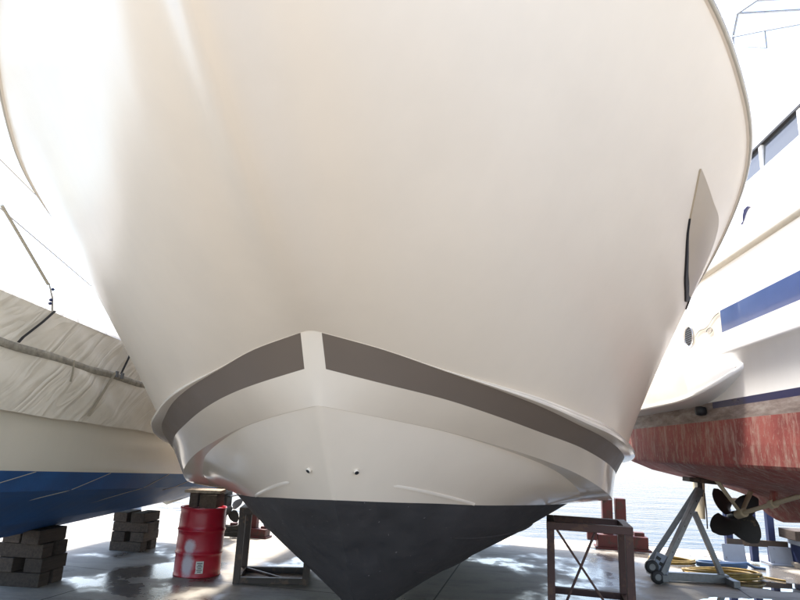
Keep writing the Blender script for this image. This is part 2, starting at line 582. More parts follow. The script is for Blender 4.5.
def puddle(x, y, rx, ry, ang, seed):
    m = MB()
    pts = []
    for k in range(48):
        a = 2 * math.pi * k / 48
        q = 1 + 0.55 * nz(math.cos(a) * 1.6 + seed, math.sin(a) * 1.6, seed) + 0.2 * nz(math.cos(a) * 5 + seed, math.sin(a) * 5, 2)
        px, py = rx * q * math.cos(a), ry * q * math.sin(a)
        pts.append((x + px * math.cos(ang) - py * math.sin(ang), y + px * math.sin(ang) + py * math.cos(ang), 0.004))
    m.face(pts)
    tag(m.build('puddle', M['puddle'], recalc=False), kind='structure')
puddle(5.05, 8.35, 0.60, 0.28, -0.2, 4.1)
puddle(4.2, 7.4, 0.5, 0.2, 0.1, 9.2)

# ================================================================== MAIN YACHT
PSI = R(8)
SEND = 8.0
P0 = (-0.3229, 3.5, 0)      # stem at the waterline (see notes on the fit)
#HULLDATA
def curve(s0, pts):
    pts = [(s0,) + tuple(pts[0][1:])] + list(pts[1:])
    ss = [p[0] for p in pts]
    return s0, pchip(ss, [p[1] for p in pts]), pchip(ss, [p[2] for p in pts])
CV = {
 'S2': curve(-0.68, [(-.68,.02,2.07),(-.52,.33,2.005),(-.3,.59,1.94),(.01,.92,1.86),(.33,1.19,1.79),(.72,1.45,1.71),(1.04,1.64,1.655),(1.51,1.85,1.58),(2.2,2.05,1.50),(3.2,2.19,1.44),(5,2.3,1.38),(8.2,2.3,1.34)]),
 'S1': curve(-0.57, [(-.57,.02,1.91),(-.43,.31,1.85),(-.16,.62,1.795),(.08,.85,1.74),(.49,1.17,1.655),(.97,1.49,1.57),(1.61,1.80,1.45),(2.3,1.99,1.36),(3.2,2.13,1.30),(5,2.25,1.24),(8.2,2.25,1.2)]),
 'C2': curve(-0.46, [(-.46,.015,1.73),(-.25,.28,1.69),(.07,.58,1.64),(.49,.93,1.56),(.88,1.24,1.475),(1.24,1.49,1.39),(1.63,1.72,1.28),(2.2,1.92,1.17),(3,2.06,1.09),(5,2.15,1.03),(8.2,2.15,1.0)]),
 'W':  curve(0.0, [(0,.012,1.245),(.17,.24,1.23),(.5,.515,1.205),(.91,.81,1.17),(1.4,1.10,1.14),(1.9,1.34,1.11),(2.4,1.52,1.08),(3.2,1.70,1.04),(5,1.82,0.98),(8.2,1.82,0.95)]),
 'SH': curve(-2.9, [(-2.9,.02,4.0),(-2.6,.27,3.985),(-2.0,.80,3.92),(-1.3,1.48,3.82),(-.8,1.91,3.70),(-.6,2.06,3.655),(-.4,2.17,3.605),(-.15,2.32,3.54),(.1,2.45,3.46),(.4,2.54,3.37),(.7,2.585,3.265),(1.15,2.60,3.09),(1.55,2.60,2.96),(2.3,2.64,2.84),(3.5,2.66,2.75),(5,2.64,2.72),(8.2,2.5,2.7)]),
 'KL': curve(0.0, [(0,0,1.24),(.32,0,.94),(.65,0,.59),(.95,0,.40),(1.4,0,.32),(2.2,0,.30),(8.2,0,.30)]),
}
def _smooth_sheer():
    s0, fb, fz = CV['SH']
    g = np.arange(-2.9, 8.21, 0.05)
    b, z = np.array([float(fb(q)) for q in g]), np.array([float(fz(q)) for q in g])
    ob, oz = b.copy(), z.copy()
    for i, q in enumerate(g):
        w = np.exp(-0.5 * ((g - q) / 0.22) ** 2)
        bb = (w * b).sum() / w.sum(); zz = (w * z).sum() / w.sum()
        k = min(1.0, max(0.0, (q + 2.3) / 0.8))       # leave the stem end as drawn
        ob[i] = b[i] + (bb - b[i]) * k; oz[i] = z[i] + (zz - z[i]) * k
    CV['SH'] = (s0, pchip(g, ob), pchip(g, oz))
_smooth_sheer()
NT = 110
TAU = [(i / (NT - 1)) ** 2.4 for i in range(NT)]
def cpt(key, tau):
    s0, fb, fz = CV[key]
    s = s0 + (SEND - s0) * tau
    return np.array([float(fb(s)), s, float(fz(s))])
EOUT = pchip([-1, -.4, .3, 1.2, 3, 9], [0, 0.004, .045, .085, .095, .095])
def ledge_pts(tau):
    p = cpt('S2', tau)
    # outward normal in plan
    q0 = cpt('S2', max(tau - 0.002, 0)); q1 = cpt('S2', tau + 0.002)
    t = q1 - q0
    n = np.array([t[1], -t[0], 0]); n /= max(1e-6, np.linalg.norm(n))
    e = float(EOUT(p[1]))
    out = []
    for (o, dz) in ((0.0, 0.0), (0.55, 0.02), (0.92, 0.10), (1.0, 0.28), (0.93, 0.48), (0.72, 0.66), (0.42, 0.86), (0.36, 1.05)):
        out.append(p + n * e * o + np.array([0, 0, e * dz]))
    return out
def topside(tau, v):
    a = ledge_pts(tau)[-1]
    b = cpt('SH', tau)
    g = v + 0.20 * math.exp(-tau / 0.12) * math.sin(math.pi * v)
    fl = v ** (FLARE + 1.7 * math.exp(-tau / 0.05))
    p = np.empty(3)
    p[1] = a[1] + (b[1] - a[1]) * g
    p[0] = a[0] + (b[0] - a[0]) * fl
    p[2] = a[2] + (b[2] - a[2]) * v
    return p
FLARE = 1.25
def chine_in(tau):
    p = cpt('C2', tau)
    q0 = cpt('C2', max(tau - 0.002, 0)); q1 = cpt('C2', tau + 0.002)
    t = q1 - q0
    n = np.array([t[1], -t[0], 0]); n /= max(1e-6, np.linalg.norm(n))
    e = float(pchip([-1, 0.0, .9, 1.6, 2.4, 9], [0.002, .006, .07, .17, .25, .28])(p[1]))
    return p - n * e + np.array([0, 0, -0.12 * e])
#ENDHULL

def build_yacht():
    root = thing('motor_yacht', 'large cream motor yacht with brown stripe and black bottom, bow filling the photo', 'boat', P0, -PSI)
    def mir(rows): return [[(-p[0], p[1], p[2]) for p in r] for r in rows]
    hull = MB(); stripe = MB(); bottom = MB()
    def both(mb, rows, mi=0, smooth=True):
        mb.grid(rows, mi, smooth); mb.grid(mir(rows), mi, smooth, flip=True)
    def loft(fa, fb, n, taus=TAU, bow=0.0):
        rows = []
        for tau in taus:
            a, b = fa(tau), fb(tau)
            r = []
            for k in range(n + 1):
                v = k / n
                p = a + (b - a) * v
                if bow:
                    p = p + np.array([bow * math.sin(math.pi * v) * min(1, abs(p[0])), 0, 0])
                r.append(p)
            rows.append(r)
        return rows
    def W(t):
        p = cpt('W', t); c = chine_in(t)
        p[0] = min(p[0], c[0] - 0.004) if t > 0.02 else p[0]
        p[2] = min(p[2], c[2] - 0.006)
        return p
    KL = lambda t: cpt('KL', t)
    C2 = lambda t: cpt('C2', t)
    S1 = lambda t: cpt('S1', t)
    S2 = lambda t: cpt('S2', t)
    # every level line is laid out as one row from port to starboard and rounded across the stem
    N = len(TAU)
    def fullrow(fn, sg0, ridge=0.0):
        half = np.array([fn(t) for t in TAU])
        full = np.vstack([half[::-1] * np.array([-1, 1, 1]), [[0.0, half[0][1], half[0][2]]], half])
        arc = np.r_[0, np.cumsum(np.linalg.norm(np.diff(full, axis=0), axis=1))]
        arc = arc - arc[N]
        fine = np.arange(-2.5, 2.5001, 0.004)
        fp = np.stack([np.interp(fine, arc, full[:, c]) for c in range(3)], 1)
        out = full.copy()
        for q, a in enumerate(arc):
            sg = sg0 * math.exp(-(a / 0.7) ** 2)
            if abs(a) < 1.6 and sg > 0.003:
                w = np.exp(-0.5 * ((fine - a) / sg) ** 2)
                out[q, :] = (fp * w[:, None]).sum(0) / w.sum()
        out[N, 0] = 0.0
        if ridge:
            out[:, 1] -= ridge * np.exp(-(arc / 0.15) ** 2)
        return out
    def patch(fa, fb, n, sa, sb, bow=0.0):
        rows = []
        for k in range(n + 1):
            v = k / n
            def fn(t, v=v):
                a, b = fa(t), fb(t)
                p = a + (b - a) * v
                if bow:
                    p = p + np.array([bow * math.sin(math.pi * v) * min(1, abs(p[0])), 0, 0])
                return p
            rows.append(fullrow(fn, sa + (sb - sa) * v))
        return rows
    def lay(mb, rows, mi=0, i0=0, i1=None):
        i1 = i1 if i1 is not None else 2 * N
        mb.grid([[rows[k][q] for k in range(len(rows))] for q in range(i0, i1 + 1)], mi)
    lay(bottom, patch(KL, W, 12, 0.004, 0.010, 0.13))
    lay(hull, patch(W, chine_in, 8, 0.010, 0.016, 0.035))
    lay(hull, patch(chine_in, C2, 4, 0.016, 0.018))
    lay(hull, patch(C2, S1, 5, 0.018, 0.026))
    band = patch(S1, S2, 4, 0.026, 0.030)
    h0 = next(q for q, t in enumerate(TAU) if cpt('S2', t)[0] > 0.062)
    lay(hull, band, 0, N - h0, N + h0 + 1 - 1)
    lay(stripe, band, 0, 0, N - h0)
    lay(stripe, band, 0, N + h0, 2 * N)
    led = [fullrow(lambda t, k=k: ledge_pts(t)[k], 0.030) for k in range(8)]
    lay(hull, led)
    NV = 26
    lay(hull, [fullrow(lambda t, v=k / NV: topside(t, v), 0.030 * (1 - k / NV) + 0.22 * (k / NV) ** 1.3 * (1 - k / NV), 0.17 * math.sin(math.pi * min(1.0, k / NV / 0.9)) ** 0.8 if 0 < k < NV * 0.9 else 0.0) for k in range(NV + 1)], 1)
    # deck and transom close the hull
    deck = []
    for t in TAU:
        p = topside(t, 1.0)
        deck.append([(p[0] * a, p[1], p[2] - 0.02 + 0.10 * (1 - a * a) * min(1, p[0])) for a in np.linspace(-1, 1, 9)])
    hull.grid(deck)
    tr = [W(1), chine_in(1), C2(1), S1(1), S2(1)] + [topside(1, k / 4) for k in range(5)]
    hull.grid([[(-p[0], p[1], p[2]), (p[0], p[1], p[2])] for p in tr], 0, False)
    bottom.grid([[(-p[0], p[1], p[2]), (p[0], p[1], p[2])] for p in (KL(1), W(1))], 0, False)
    hull.build('hull', [M['gel'], M['gel_top']], root, merge=0.0004, sharp=22)
    stripe.build('hull_stripe', M['stripe'], root)
    bottom.build('antifouled_bottom', M['antifoul'], root, merge=0.0004, sharp=40)
    # rub rail along the sheer (runs round the bow)
    prof = [(-0.008, -0.016), (0.006, -0.018), (0.015, -0.012), (0.018, -0.002), (0.018, 0.006), (0.013, 0.014), (0.004, 0.019), (-0.012, 0.020)]
    path = []
    for side in (-1, 1):
        ts = TAU[::-1] if side < 0 else TAU
        for t in ts:
            p = topside(t, 1.0)
            path.append(np.array([side * p[0], p[1], p[2]]))
    rows = []
    for i, p in enumerate(path):
        d = path[min(i + 1, len(path) - 1)] - path[max(i - 1, 0)]
        n = np.array([d[1], -d[0], 0]); n /= max(1e-9, np.linalg.norm(n))
        if i < 0: n = -n
        rows.append([p + n * o + np.array([0, 0, z]) for o, z in prof])
    rr = MB(); rr.grid(rows)
    ro = rr.build('rub_rail', M['rubrail'], root)
    ins = MB()
    rows2 = []
    for i, p in enumerate(path):
        d = path[min(i + 1, len(path) - 1)] - path[max(i - 1, 0)]
        n = np.array([d[1], -d[0], 0]); n /= max(1e-9, np.linalg.norm(n))
        rows2.append([p + n * (0.0175 + 0.004 * math.cos(a)) + np.array([0, 0, 0.002 + 0.006 * math.sin(a)]) for a in np.linspace(-math.pi / 2, math.pi / 2, 6)])
    ins.grid(rows2)
    ins.build('rail_insert', M['steel'], ro)
    # spray strakes on the lower bow
    for side in (-1, 1):
        st = MB(); rows = []
        for k in range(30):
            q = k / 29
            t = 0.030 + 0.075 * q
            w, c = W(t), chine_in(t)
            base = w + (c - w) * (0.24 - 0.20 * q)
            wd = 0.015 * math.sin(math.pi * min(1, q * 1.02)) ** 0.7 + 0.002
            dn = np.array([0.9, -0.35, 0.0])
            r = [base + np.array([0, 0, 0.016]) - dn * 0.002, base + dn * wd + np.array([0, 0, -0.002]), base + np.array([0, 0, -0.018]) - dn * 0.006]
            rows.append([(side * p[0], p[1], p[2]) for p in r])
        st.grid(rows)
        st.build('spray_strake', M['gel'], root)
    # strakes on the dark bottom
    for side in (-1, 1):
        for f0 in (0.72, 0.42):
            st = MB(); rows = []
            for k in range(40):
                q = k / 39
                t = 0.11 + 0.5 * q
                kk, w = KL(t), W(t)
                v = f0
                p = kk + (w - kk) * v + np.array([0.13 * math.sin(math.pi * v) * min(1, (w[0] * v)), 0, 0])
                wd = 0.010 * min(1, q * 3)
                r = [p + np.array([0.001, 0, 0.012]), p + np.array([wd, 0, -0.008]), p + np.array([-0.012, 0, -0.014])]
                rows.append([(side * a[0], a[1], a[2]) for a in r])
            st.grid(rows)
            st.build('bottom_strake', M['antifoul'], root)
    # two drain fittings beside the stem
    for side, t, v in ((-1, 0.0105, 0.36), (1, 0.0105, 0.36)):
        w, c = W(t), chine_in(t)
        p = w + (c - w) * v
        w2, c2 = W(t + 0.004), chine_in(t + 0.004)
        tv = (w2 + (c2 - w2) * v) - p; uv = c - w
        n = np.cross(tv, uv); n /= np.linalg.norm(n)
        if n[0] < 0: n = -n
        if n[1] > 0: n = n
        nn = Vector((side * n[0], n[1], n[2]))
        cc = Vector((side * p[0], p[1], p[2])) + nn * 0.012
        rot = nn.to_track_quat('Z', 'Y').to_matrix()
        f = MB()
        f.lathe([(0.014, -0.01), (0.0155, 0.0), (0.0155, 0.003), (0.010, 0.005)], cc, 18, 0, rot, caps=False)
        fo = f.build('drain_fitting', M['gel'], root)
        h = MB(); h.lathe([(0.0115, 0.001), (0.0115, 0.0065)], cc, 18, 0, rot)
        h.build('drain_hole', M['black'], fo)
    return root, W
yacht, WL = build_yacht()
yacht.rotation_euler = (0, R(-1.0), -R(8))
yacht.location.x += 0.03

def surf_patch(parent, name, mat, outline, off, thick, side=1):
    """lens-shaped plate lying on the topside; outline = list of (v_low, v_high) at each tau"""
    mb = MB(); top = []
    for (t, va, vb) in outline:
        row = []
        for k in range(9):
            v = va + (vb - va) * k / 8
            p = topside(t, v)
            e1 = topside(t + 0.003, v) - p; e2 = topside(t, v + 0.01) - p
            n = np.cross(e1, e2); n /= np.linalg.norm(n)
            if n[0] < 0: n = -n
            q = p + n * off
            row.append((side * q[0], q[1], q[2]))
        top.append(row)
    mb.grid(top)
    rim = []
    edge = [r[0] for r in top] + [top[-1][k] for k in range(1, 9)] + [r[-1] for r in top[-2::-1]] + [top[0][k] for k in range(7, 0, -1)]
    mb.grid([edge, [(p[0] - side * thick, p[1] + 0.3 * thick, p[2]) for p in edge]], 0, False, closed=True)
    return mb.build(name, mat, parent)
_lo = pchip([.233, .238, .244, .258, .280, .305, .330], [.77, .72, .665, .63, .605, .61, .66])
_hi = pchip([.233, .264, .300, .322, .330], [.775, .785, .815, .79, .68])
surf_patch(yacht, 'hull_reflection', M['tan_reflection'], [(t, float(_lo(t)), float(_hi(t))) for t in np.linspace(.233, .330, 24)], 0.008, 0.02)  # added tan plate standing in for a reflection on the topside
surf_patch(yacht, 'reflection_edge', M['black'], [(t, float(_lo(t)) - 0.004 - 0.022 * math.sin(math.pi * (t - .241) / .107), float(_lo(t)) - 0.003) for t in np.linspace(.242, .347, 24)], 0.010, 0.02)  # added dark strip, painted as the edge of that reflection

# deckhouse of the yacht (above and behind the bow)
def deckhouse():
    rows = []
    m = MB()
    secs = [(0.4, 0.9, 3.02), (0.9, 1.25, 3.35), (1.9, 1.62, 4.0), (2.6, 1.75, 4.35), (3.4, 1.78, 4.45), (7.4, 1.7, 4.4), (7.5, 1.7, 4.4)]
    for (sy, hw, zt) in secs:
        zb = 2.6
        half = [(hw + 0.10, zb), (hw + 0.06, zb + (zt - zb) * 0.5), (hw, zb + (zt - zb) * 0.86), (hw - 0.15, zt - 0.02), (0.0, zt + 0.06)]
        rows.append([(-x, sy, z) for x, z in half] + [(x, sy, z) for x, z in half[-2::-1]])
    m.grid(rows); m.face(rows[-1]); m.face(rows[0])
    ho = m.build('deckhouse', M['gel'], yacht)
    for sd in (-1, 1):
        for a, b in ((2.3, 3.5), (3.65, 5.0), (5.15, 6.6)):
            w = MB(); w.box((sd * 1.84, (a + b) / 2, 3.62), (0.05, b - a, 0.42), None, 0, 0.015)
            w.build('side_window', M['glass'], ho)
    f = MB()
    f.grid([[(x * k, sy, z) for x in np.linspace(-1, 1, 7)] for (sy, k, z) in ((2.5, 1.5, 4.45), (2.9, 1.55, 4.95), (3.1, 1.55, 5.0), (6.2, 1.5, 4.95), (6.6, 1.5, 4.4))])
    f.build('flybridge', M['gel'], ho)
deckhouse()

# bow rail on the deck edge
def bow_rail():
    m = MB(); pts = []
    for side in (-1, 1):
        ts = [t for t in TAU if t < 0.75]
        for t in (ts[::-1] if side < 0 else ts):
            p = topside(t, 1.0)
            pts.append((side * (p[0] - 0.10), p[1] + 0.06, p[2] + 0.62))
    m.tube(pts, 0.014, 10)
    for side in (-1, 1):
        for t in (0.005, 0.05, 0.125, 0.25, 0.42, 0.6):
            p = topside(t, 1.0)
            m.tube([(side * (p[0] - 0.05), p[1] + 0.04, p[2] - 0.03), (side * (p[0] - 0.10), p[1] + 0.06, p[2] + 0.62)], 0.012, 10)
    m.build('bow_rail', M['steel'], yacht)
bow_rail()

# ================================================================== NEIGHBOUR ON THE RIGHT (white cruiser, red bottom)
def red_cruiser():
    root = thing('motor_cruiser', 'white motor cruiser with blue side stripe and worn red bottom, propeller showing', 'boat', (3.5, 8.5, 0), -R(5))
    CX = 1.75
    ss = list(np.linspace(-9.5, 0.9, 53))
    bowf = lambda s: 0.0 if s > -5.2 else CX * min(1.0, ((-5.2 - s) / 4.3)) ** 2.0     # the side closes to the bow
    keel = pchip([-9.5, -8.6, -6.5, -0.3, 0.12, 0.42, 0.66, 0.9], [1.9, 1.35, 0.92, 0.82, 0.78, 0.88, 1.08, 1.16])
    def row(s, pts, rise=1.0):
        d = bowf(s)
        lift = 0.0 if s > -5.5 else 0.10 * ((-5.5 - s) / 4) ** 2
        r = []
        for x, z in pts:
            fl = 0.0 if z > 3.3 else (3.4 - z) * 0.16 * (d / CX)
            xx = x + (CX - x) * min(1, (d / CX) + fl)
            r.append((xx, s, z + lift * (z > 1.5)))
        return r
    def mirror(rows): return [[(2 * CX - x, y, z) for (x, y, z) in r] for r in rows]
    def part(name, mat, pts, par=root, smooth=True, srange=None, both=True):
        m = MB()
        sl = ss if srange is None else [s for s in np.linspace(srange[0], srange[1], 40)]
        rows = [row(s, pts(s) if callable(pts) else pts) for s in sl]
        m.grid(rows, 0, smooth)
        if both and name != 'red_bottom':
            m2 = MB()
            m2.grid(mirror(rows), 0, smooth, flip=True)
            m2.build(name, mat, par, recalc=False)
        elif both:
            m.grid(mirror(rows), 0, smooth, flip=True)
        return m.build(name, mat, par, merge=0.001 if name == 'red_bottom' else 0.0)
    kf = lambda s: float(keel(s))
    part('red_bottom', M['red_bottom'], lambda s: [(CX, kf(s)), (1.66, kf(s) + 0.03), (1.46, max(1.10, kf(s) + .05)), (1.2, max(1.20, kf(s) + 0.08)), (0.8, max(1.275, kf(s) + .1)), (0.34, max(1.37, kf(s) + .12)), (0.06, 1.475), (0.02, 1.495), (0.012, 1.52), (0.004, 1.7), (0.0, 1.945)], smooth=False)
    part('waterline_band', M['scum'], [(0.0, 1.945), (-0.002, 2.07)])
    part('boot_stripe', M['navy'], [(-0.002, 2.07), (-0.004, 2.135)], srange=(-9.5, -2.2))
    part('boot_stripe', M['scum'], [(-0.002, 2.07), (-0.004, 2.135)], srange=(-2.2, 0.9))
    hull = MB()
    segs = [[(-0.004, 2.135), (-0.006, 2.56), (-0.028, 2.575), (-0.030, 2.60), (-0.03, 2.795)],
            [(-0.03, 3.02), (-0.035, 3.30), (-0.035, 3.44)],
            [(-0.02, 3.50), (0.03, 3.60), (0.10, 3.78), (0.16, 3.80)]]
    for sg in segs:
        rows = [row(s, sg) for s in ss]
        hull.grid(rows, 0, True); hull.grid(mirror(rows), 0, True, flip=True)
    rows = [[(x, s, 3.80 + (row(s, [(0.16, 3.8)])[0][2] - 3.8)) for x in np.linspace(row(s, [(0.16, 3.8)])[0][0], 2 * CX - row(s, [(0.16, 3.8)])[0][0], 5)] for s in ss]
    hull.grid(rows)
    tz = [1.27, 1.5, 1.95, 2.5, 3.0, 3.44, 3.8]
    tx = [1.4, 0.03, 0, 0, -0.03, -0.03, 0.16]
    hull.grid([[(x, 0.9, z), (2 * CX - x, 0.9, z)] for x, z in zip(tx, tz)], 0, False)
    hull.build('hull', M['gel_white'], root)
    part('side_panel', M['gel_old'], [(-0.03, 2.795), (-0.03, 3.02)], srange=(-2.62, -0.4))
    part('side_panel', M['gel_white'], [(-0.03, 2.795), (-0.03, 3.02)], srange=(-0.4, 0.9))
    part('blue_stripe', M['blue_stripe'], [(-0.03, 2.795), (-0.032, 3.02)], srange=(-9.5, -2.62))
    rr = MB(); rows = []
    for s in ss:
        b = row(s, [(-0.035, 3.47)])[0]
        rows.append([(b[0] + o, b[1], b[2] + z) for o, z in [(0.0, -0.035), (-0.035, -0.03), (-0.045, 0.0), (-0.03, 0.03), (0.02, 0.04)]])
    rr.grid(rows); rr.grid(mirror(rows), flip=True)
    rr.build('rub_rail', M['rubrail'], root)
    # stern sponson with pointed fore end
    sp = MB(); rows = []
    for k in range(34):
        s = -2.95 + 3.85 * (k / 33) ** 1.3
        q = min(1.0, (s + 2.95) / 1.25)
        w = 0.26 * (1 - (1 - q) ** 2) + 0.004
        zb = 2.40 - 0.27 * (1 - (1 - q) ** 2.2)
        zt = 2.44 + 0.11 * q
        prof = [(0.0, zb - 0.015), (-w * 0.88, zb), (-w * 0.97, zb + 0.006), (-w, zb + 0.02), (-w * 0.985, zb + 0.045), (-w * 0.93, zb + 0.05), (-w * 0.90, zt - 0.03), (-w * 0.84, zt - 0.006), (-w * 0.76, zt), (0.0, zt + 0.02)]
        rows.append([(x, s, z) for x, z in prof])
    sp.grid(rows); sp.build('stern_sponson', M['gel_white'], root, merge=0.0003, sharp=28)
    f = MB()
    f.lathe([(0.0, -0.05), (0.045, -0.045), (0.052, 0.0), (0.045, 0.045), (0.0, 0.05)], (-0.055, -2.02, 2.055), 18, 0, Matrix.Rotation(R(90), 3, 'Y'), caps=False)
    f.build('rubber_knob', M['black'], root)
    # round vent with louvres
    vent = MB(); vr = Matrix.Rotation(R(-90), 3, 'Y')
    vent.lathe([(0.125, 0.0), (0.128, 0.010), (0.120, 0.016), (0.108, 0.012), (0.106, 0.004)], (-0.031, -1.80, 2.905), 32, 0, vr, caps=False)
    vo = vent.build('round_vent', M['steel'], root)
    d = MB(); d.lathe([(0.108, 0.006), (0.0, 0.007)], (-0.031, -1.80, 2.905), 32, 0, vr, caps=False)
    d.build('vent_recess', M['black'], vo)
    lv = MB()
    for k in range(-3, 4):
        h = math.sqrt(max(0, 0.105 ** 2 - (k * 0.024) ** 2))
        lv.box((-0.040, -1.80, 2.905 + k * 0.024), (0.006, 2 * h, 0.0045))
    lv.build('vent_louvre', M['galv'], vo)
    # scroll-shaped gilt mark at the end of the stripe and a small dark crest above
    sc_ = MB()
    sc_.tube([(-0.038, -1.98 - 0.62 * q, 2.865 + 0.13 * q + 0.022 * math.sin(q * 9) * (1 - q * .4)) for q in np.linspace(0, 1, 40)], [0.0015 + 0.0025 * abs(math.sin(q * 5)) for q in np.linspace(0, 1, 40)], 6)
    sc_.tube([(-0.038, -2.35 + 0.07 * math.cos(a), 2.865 + 0.03 * math.sin(a)) for a in np.linspace(0, 5, 18)], 0.003, 6)
    sc_.build('scroll_mark', M['scroll'], root)
    # superstructure: bulwark wall, window band, coachroof
    X0 = 0.16
    def wallseg(name, mat, x0, z0, x1, z1, s0, s1, par=root):
        for sgn in (0, 1):
            m = MB()
            fx = (lambda x: x) if not sgn else (lambda x: 2 * CX - x)
            m.grid([[(fx(x0), s, z0), (fx(x1), s, z1)] for s in np.linspace(s0, s1, 12)], 0, False)
            m.build(name, mat, par)
    cab = MB()
    for fx in ((lambda x: x), (lambda x: 2 * CX - x)):
        cab.grid([[(fx(x), s, z) for x, z in ((0.16, 3.79), (0.17, 4.22))] for s in np.linspace(-6.8, 0.7, 12)], 0, False)
        cab.grid([[(fx(x), s, z) for x, z in ((0.19, 4.51), (0.20, 4.56), (0.22, 4.62), (0.44, 5.30), (0.50, 5.44), (0.56, 5.46), (0.72, 5.40), (CX, 5.40))] for s in np.linspace(-6.3, 0.7, 12)], 0, True)
    for s in (-6.8, 0.7):
        cab.face([(0.16, s, 3.79), (2 * CX - 0.16, s, 3.79), (2 * CX - 0.17, s, 4.22), (0.17, s, 4.22)])
    for s, in ((0.7,),):
        cab.face([(0.19, s, 4.22), (2 * CX - 0.19, s, 4.22), (2 * CX - 0.44, s, 5.3), (0.44, s, 5.3)])
    cab.face([(0.17, -6.8, 4.22), (2 * CX - 0.17, -6.8, 4.22), (2 * CX - 0.44, -6.3, 5.3), (0.44, -6.3, 5.3)])
    cabo = cab.build('cabin', M['gel_white'], root)
    sN = -6.5
    edges = [-6.5, -5.55, -4.6, -3.95, -3.3, -2.65, -2.0, -1.35]
    for a, b in zip(edges[:-1], edges[1:]):
        wallseg('cabin_window', M['glass'], 0.168, 4.245, 0.186, 4.485, a + 0.025, b - 0.025, cabo)
    m = MB()
    for fx in ((lambda x: x), (lambda x: 2 * CX - x)):
        for s in edges:
            m.box((fx(0.178), s, 4.365), (0.03, 0.055, 0.28))
        m.box((fx(0.17), -2.6, 4.232), (0.04, 8.0, 0.026))
        m.box((fx(0.18), -0.35, 4.365), (0.03, 1.98, 0.28))
    m.build('window_frame', M['gel_white'], cabo)
    m = MB()
    for fx in ((lambda x: x), (lambda x: 2 * CX - x)):
        m.box((fx(0.178), -2.8, 4.498), (0.05, 7.4, 0.024))
    m.build('drip_rail', M['black'], cabo)
    # small crest: a leaping animal shape, dark
    cr = MB()
    cr.tube([(0.155, y, z) for y, z in ((-2.870, 3.88), (-2.900, 3.935), (-2.940, 3.975), (-3.000, 3.99), (-3.040, 3.975))], [0.004, 0.014, 0.019, 0.014, 0.003], 8)
    cr.tube([(0.155, y, z) for y, z in ((-2.930, 3.975), (-2.905, 4.0), (-2.890, 4.005))], [0.010, 0.006, 0.001], 6)
    cr.tube([(0.155, y, z) for y, z in ((-2.870, 3.885), (-2.840, 3.87), (-2.825, 3.885))], [0.006, 0.008, 0.002], 6)
    cr.build('crest_mark', M['navy'], root)
    # raked bimini frame of thin tubes above the flybridge
    for lx in (0.5, 2 * CX - 0.5):
        r = MB()
        for pl, rad in ((((-2.2, 5.44), (-2.36, 6.41), (-2.52, 6.60), (-2.93, 6.43), (-3.7, 6.1), (-4.6, 5.44)), 0.013),
                        (((-2.36, 6.41), (-3.01, 5.99), (-3.51, 5.66), (-3.85, 5.44)), 0.012),
                        (((-2.38, 6.27), (-3.01, 5.78), (-3.01, 5.99)), 0.007)):
            r.tube([(lx, a, b) for a, b in pl], rad, 8)
        r.build('bimini_frame', M['galv'], root)
    r = MB()
    for a, b in ((-2.52, 6.60), (-2.93, 6.43)):
        r.tube([(0.5, a, b), (CX, a, b + 0.06), (2 * CX - 0.5, a, b)], 0.013, 8)
    r.build('bimini_bow', M['galv'], root)
    # shaft, bracket, propeller, rudder
    hub = Vector((1.085, 0.02, 0.84))
    ax = Vector((0.0, 1.0, -0.228)).normalized()
    sh = MB()
    sh.tube([hub - ax * 0.15, hub - ax * 2.1], 0.027, 14)
    sh.tube([hub - ax * 1.02, hub - ax * 1.12], 0.05, 14)
    so = sh.build('propeller_shaft', M['ivory'], root)
    br = MB()
    br.bar(hub - ax * 1.07, hub - ax * 1.07 + Vector((0.02, -0.02, 0.16)), 0.05, 0.10, 0, 0.01)
    br.build('shaft_bearing', M['red_bottom'], root)
    pb = MB()
    h2 = hub - ax * 0.22
    pb.tube([h2 - ax * 0.1, h2 + ax * 0.1], 0.055, 16)
    def strut(a, b, w0, w1):
        rows = []
        for q in np.linspace(0, 1, 8):
            c = a.lerp(b, q); w = w0 + (w1 - w0) * q
            rows.append([(c.x + 0.022 * math.cos(t), c.y + w * math.sin(t), c.z) for t in np.linspace(0, 2 * math.pi, 13)])
        pb.grid(rows)
    strut(Vector((0.74, -0.30, 1.33)), h2, 0.075, 0.045)
    strut(Vector((1.33, -0.02, 1.20)), h2, 0.075, 0.045)
    pb.build('shaft_bracket', M['ivory'], root)
    pr = MB()
    pr.tube([hub - ax * 0.10, hub + ax * 0.02, hub + ax * 0.12, hub + ax * 0.17], [0.055, 0.062, 0.045, 0.005], 18)
    po = pr.build('propeller', M['bronze'], root)
    zz = Vector((1, 0, 0)); yy = ax.cross(zz).normalized(); zz = yy.cross(ax).normalized()
    for k in range(4):
        a0 = R(48 + 90 * k)
        bl = MB(); rows = []; rows2 = []
        for i in range(13):
            q = i / 12
            rad = 0.045 + 0.355 * q
            half = (0.19 * math.sin(math.pi * (0.16 + 0.80 * q) ** 0.9) ** 0.75) if q < 1 else 0.012
            row = []; row2 = []
            for j in range(9):
                w = (-1 + j / 4) * half
                pitch = 0.75 - 0.40 * q
                ang = a0 + (w * math.cos(pitch)) / max(rad, 0.16) + 0.14 * q
                off = w * math.sin(pitch) - 0.05 * q
                p = hub + (zz * math.cos(ang) + yy * math.sin(ang)) * rad + ax * off
                th = 0.012 * (1 - 0.7 * q) * (1 - (abs(-1 + j / 4)) ** 2) + 0.002
                row.append(p + ax * th); row2.append(p - ax * th)
            rows.append(row); rows2.append(row2)
        bl.grid(rows); bl.grid(rows2, flip=True)
        edge1 = [r_[0] for r_ in rows] + rows[-1][1:] + [r_[-1] for r_ in rows[-2::-1]]
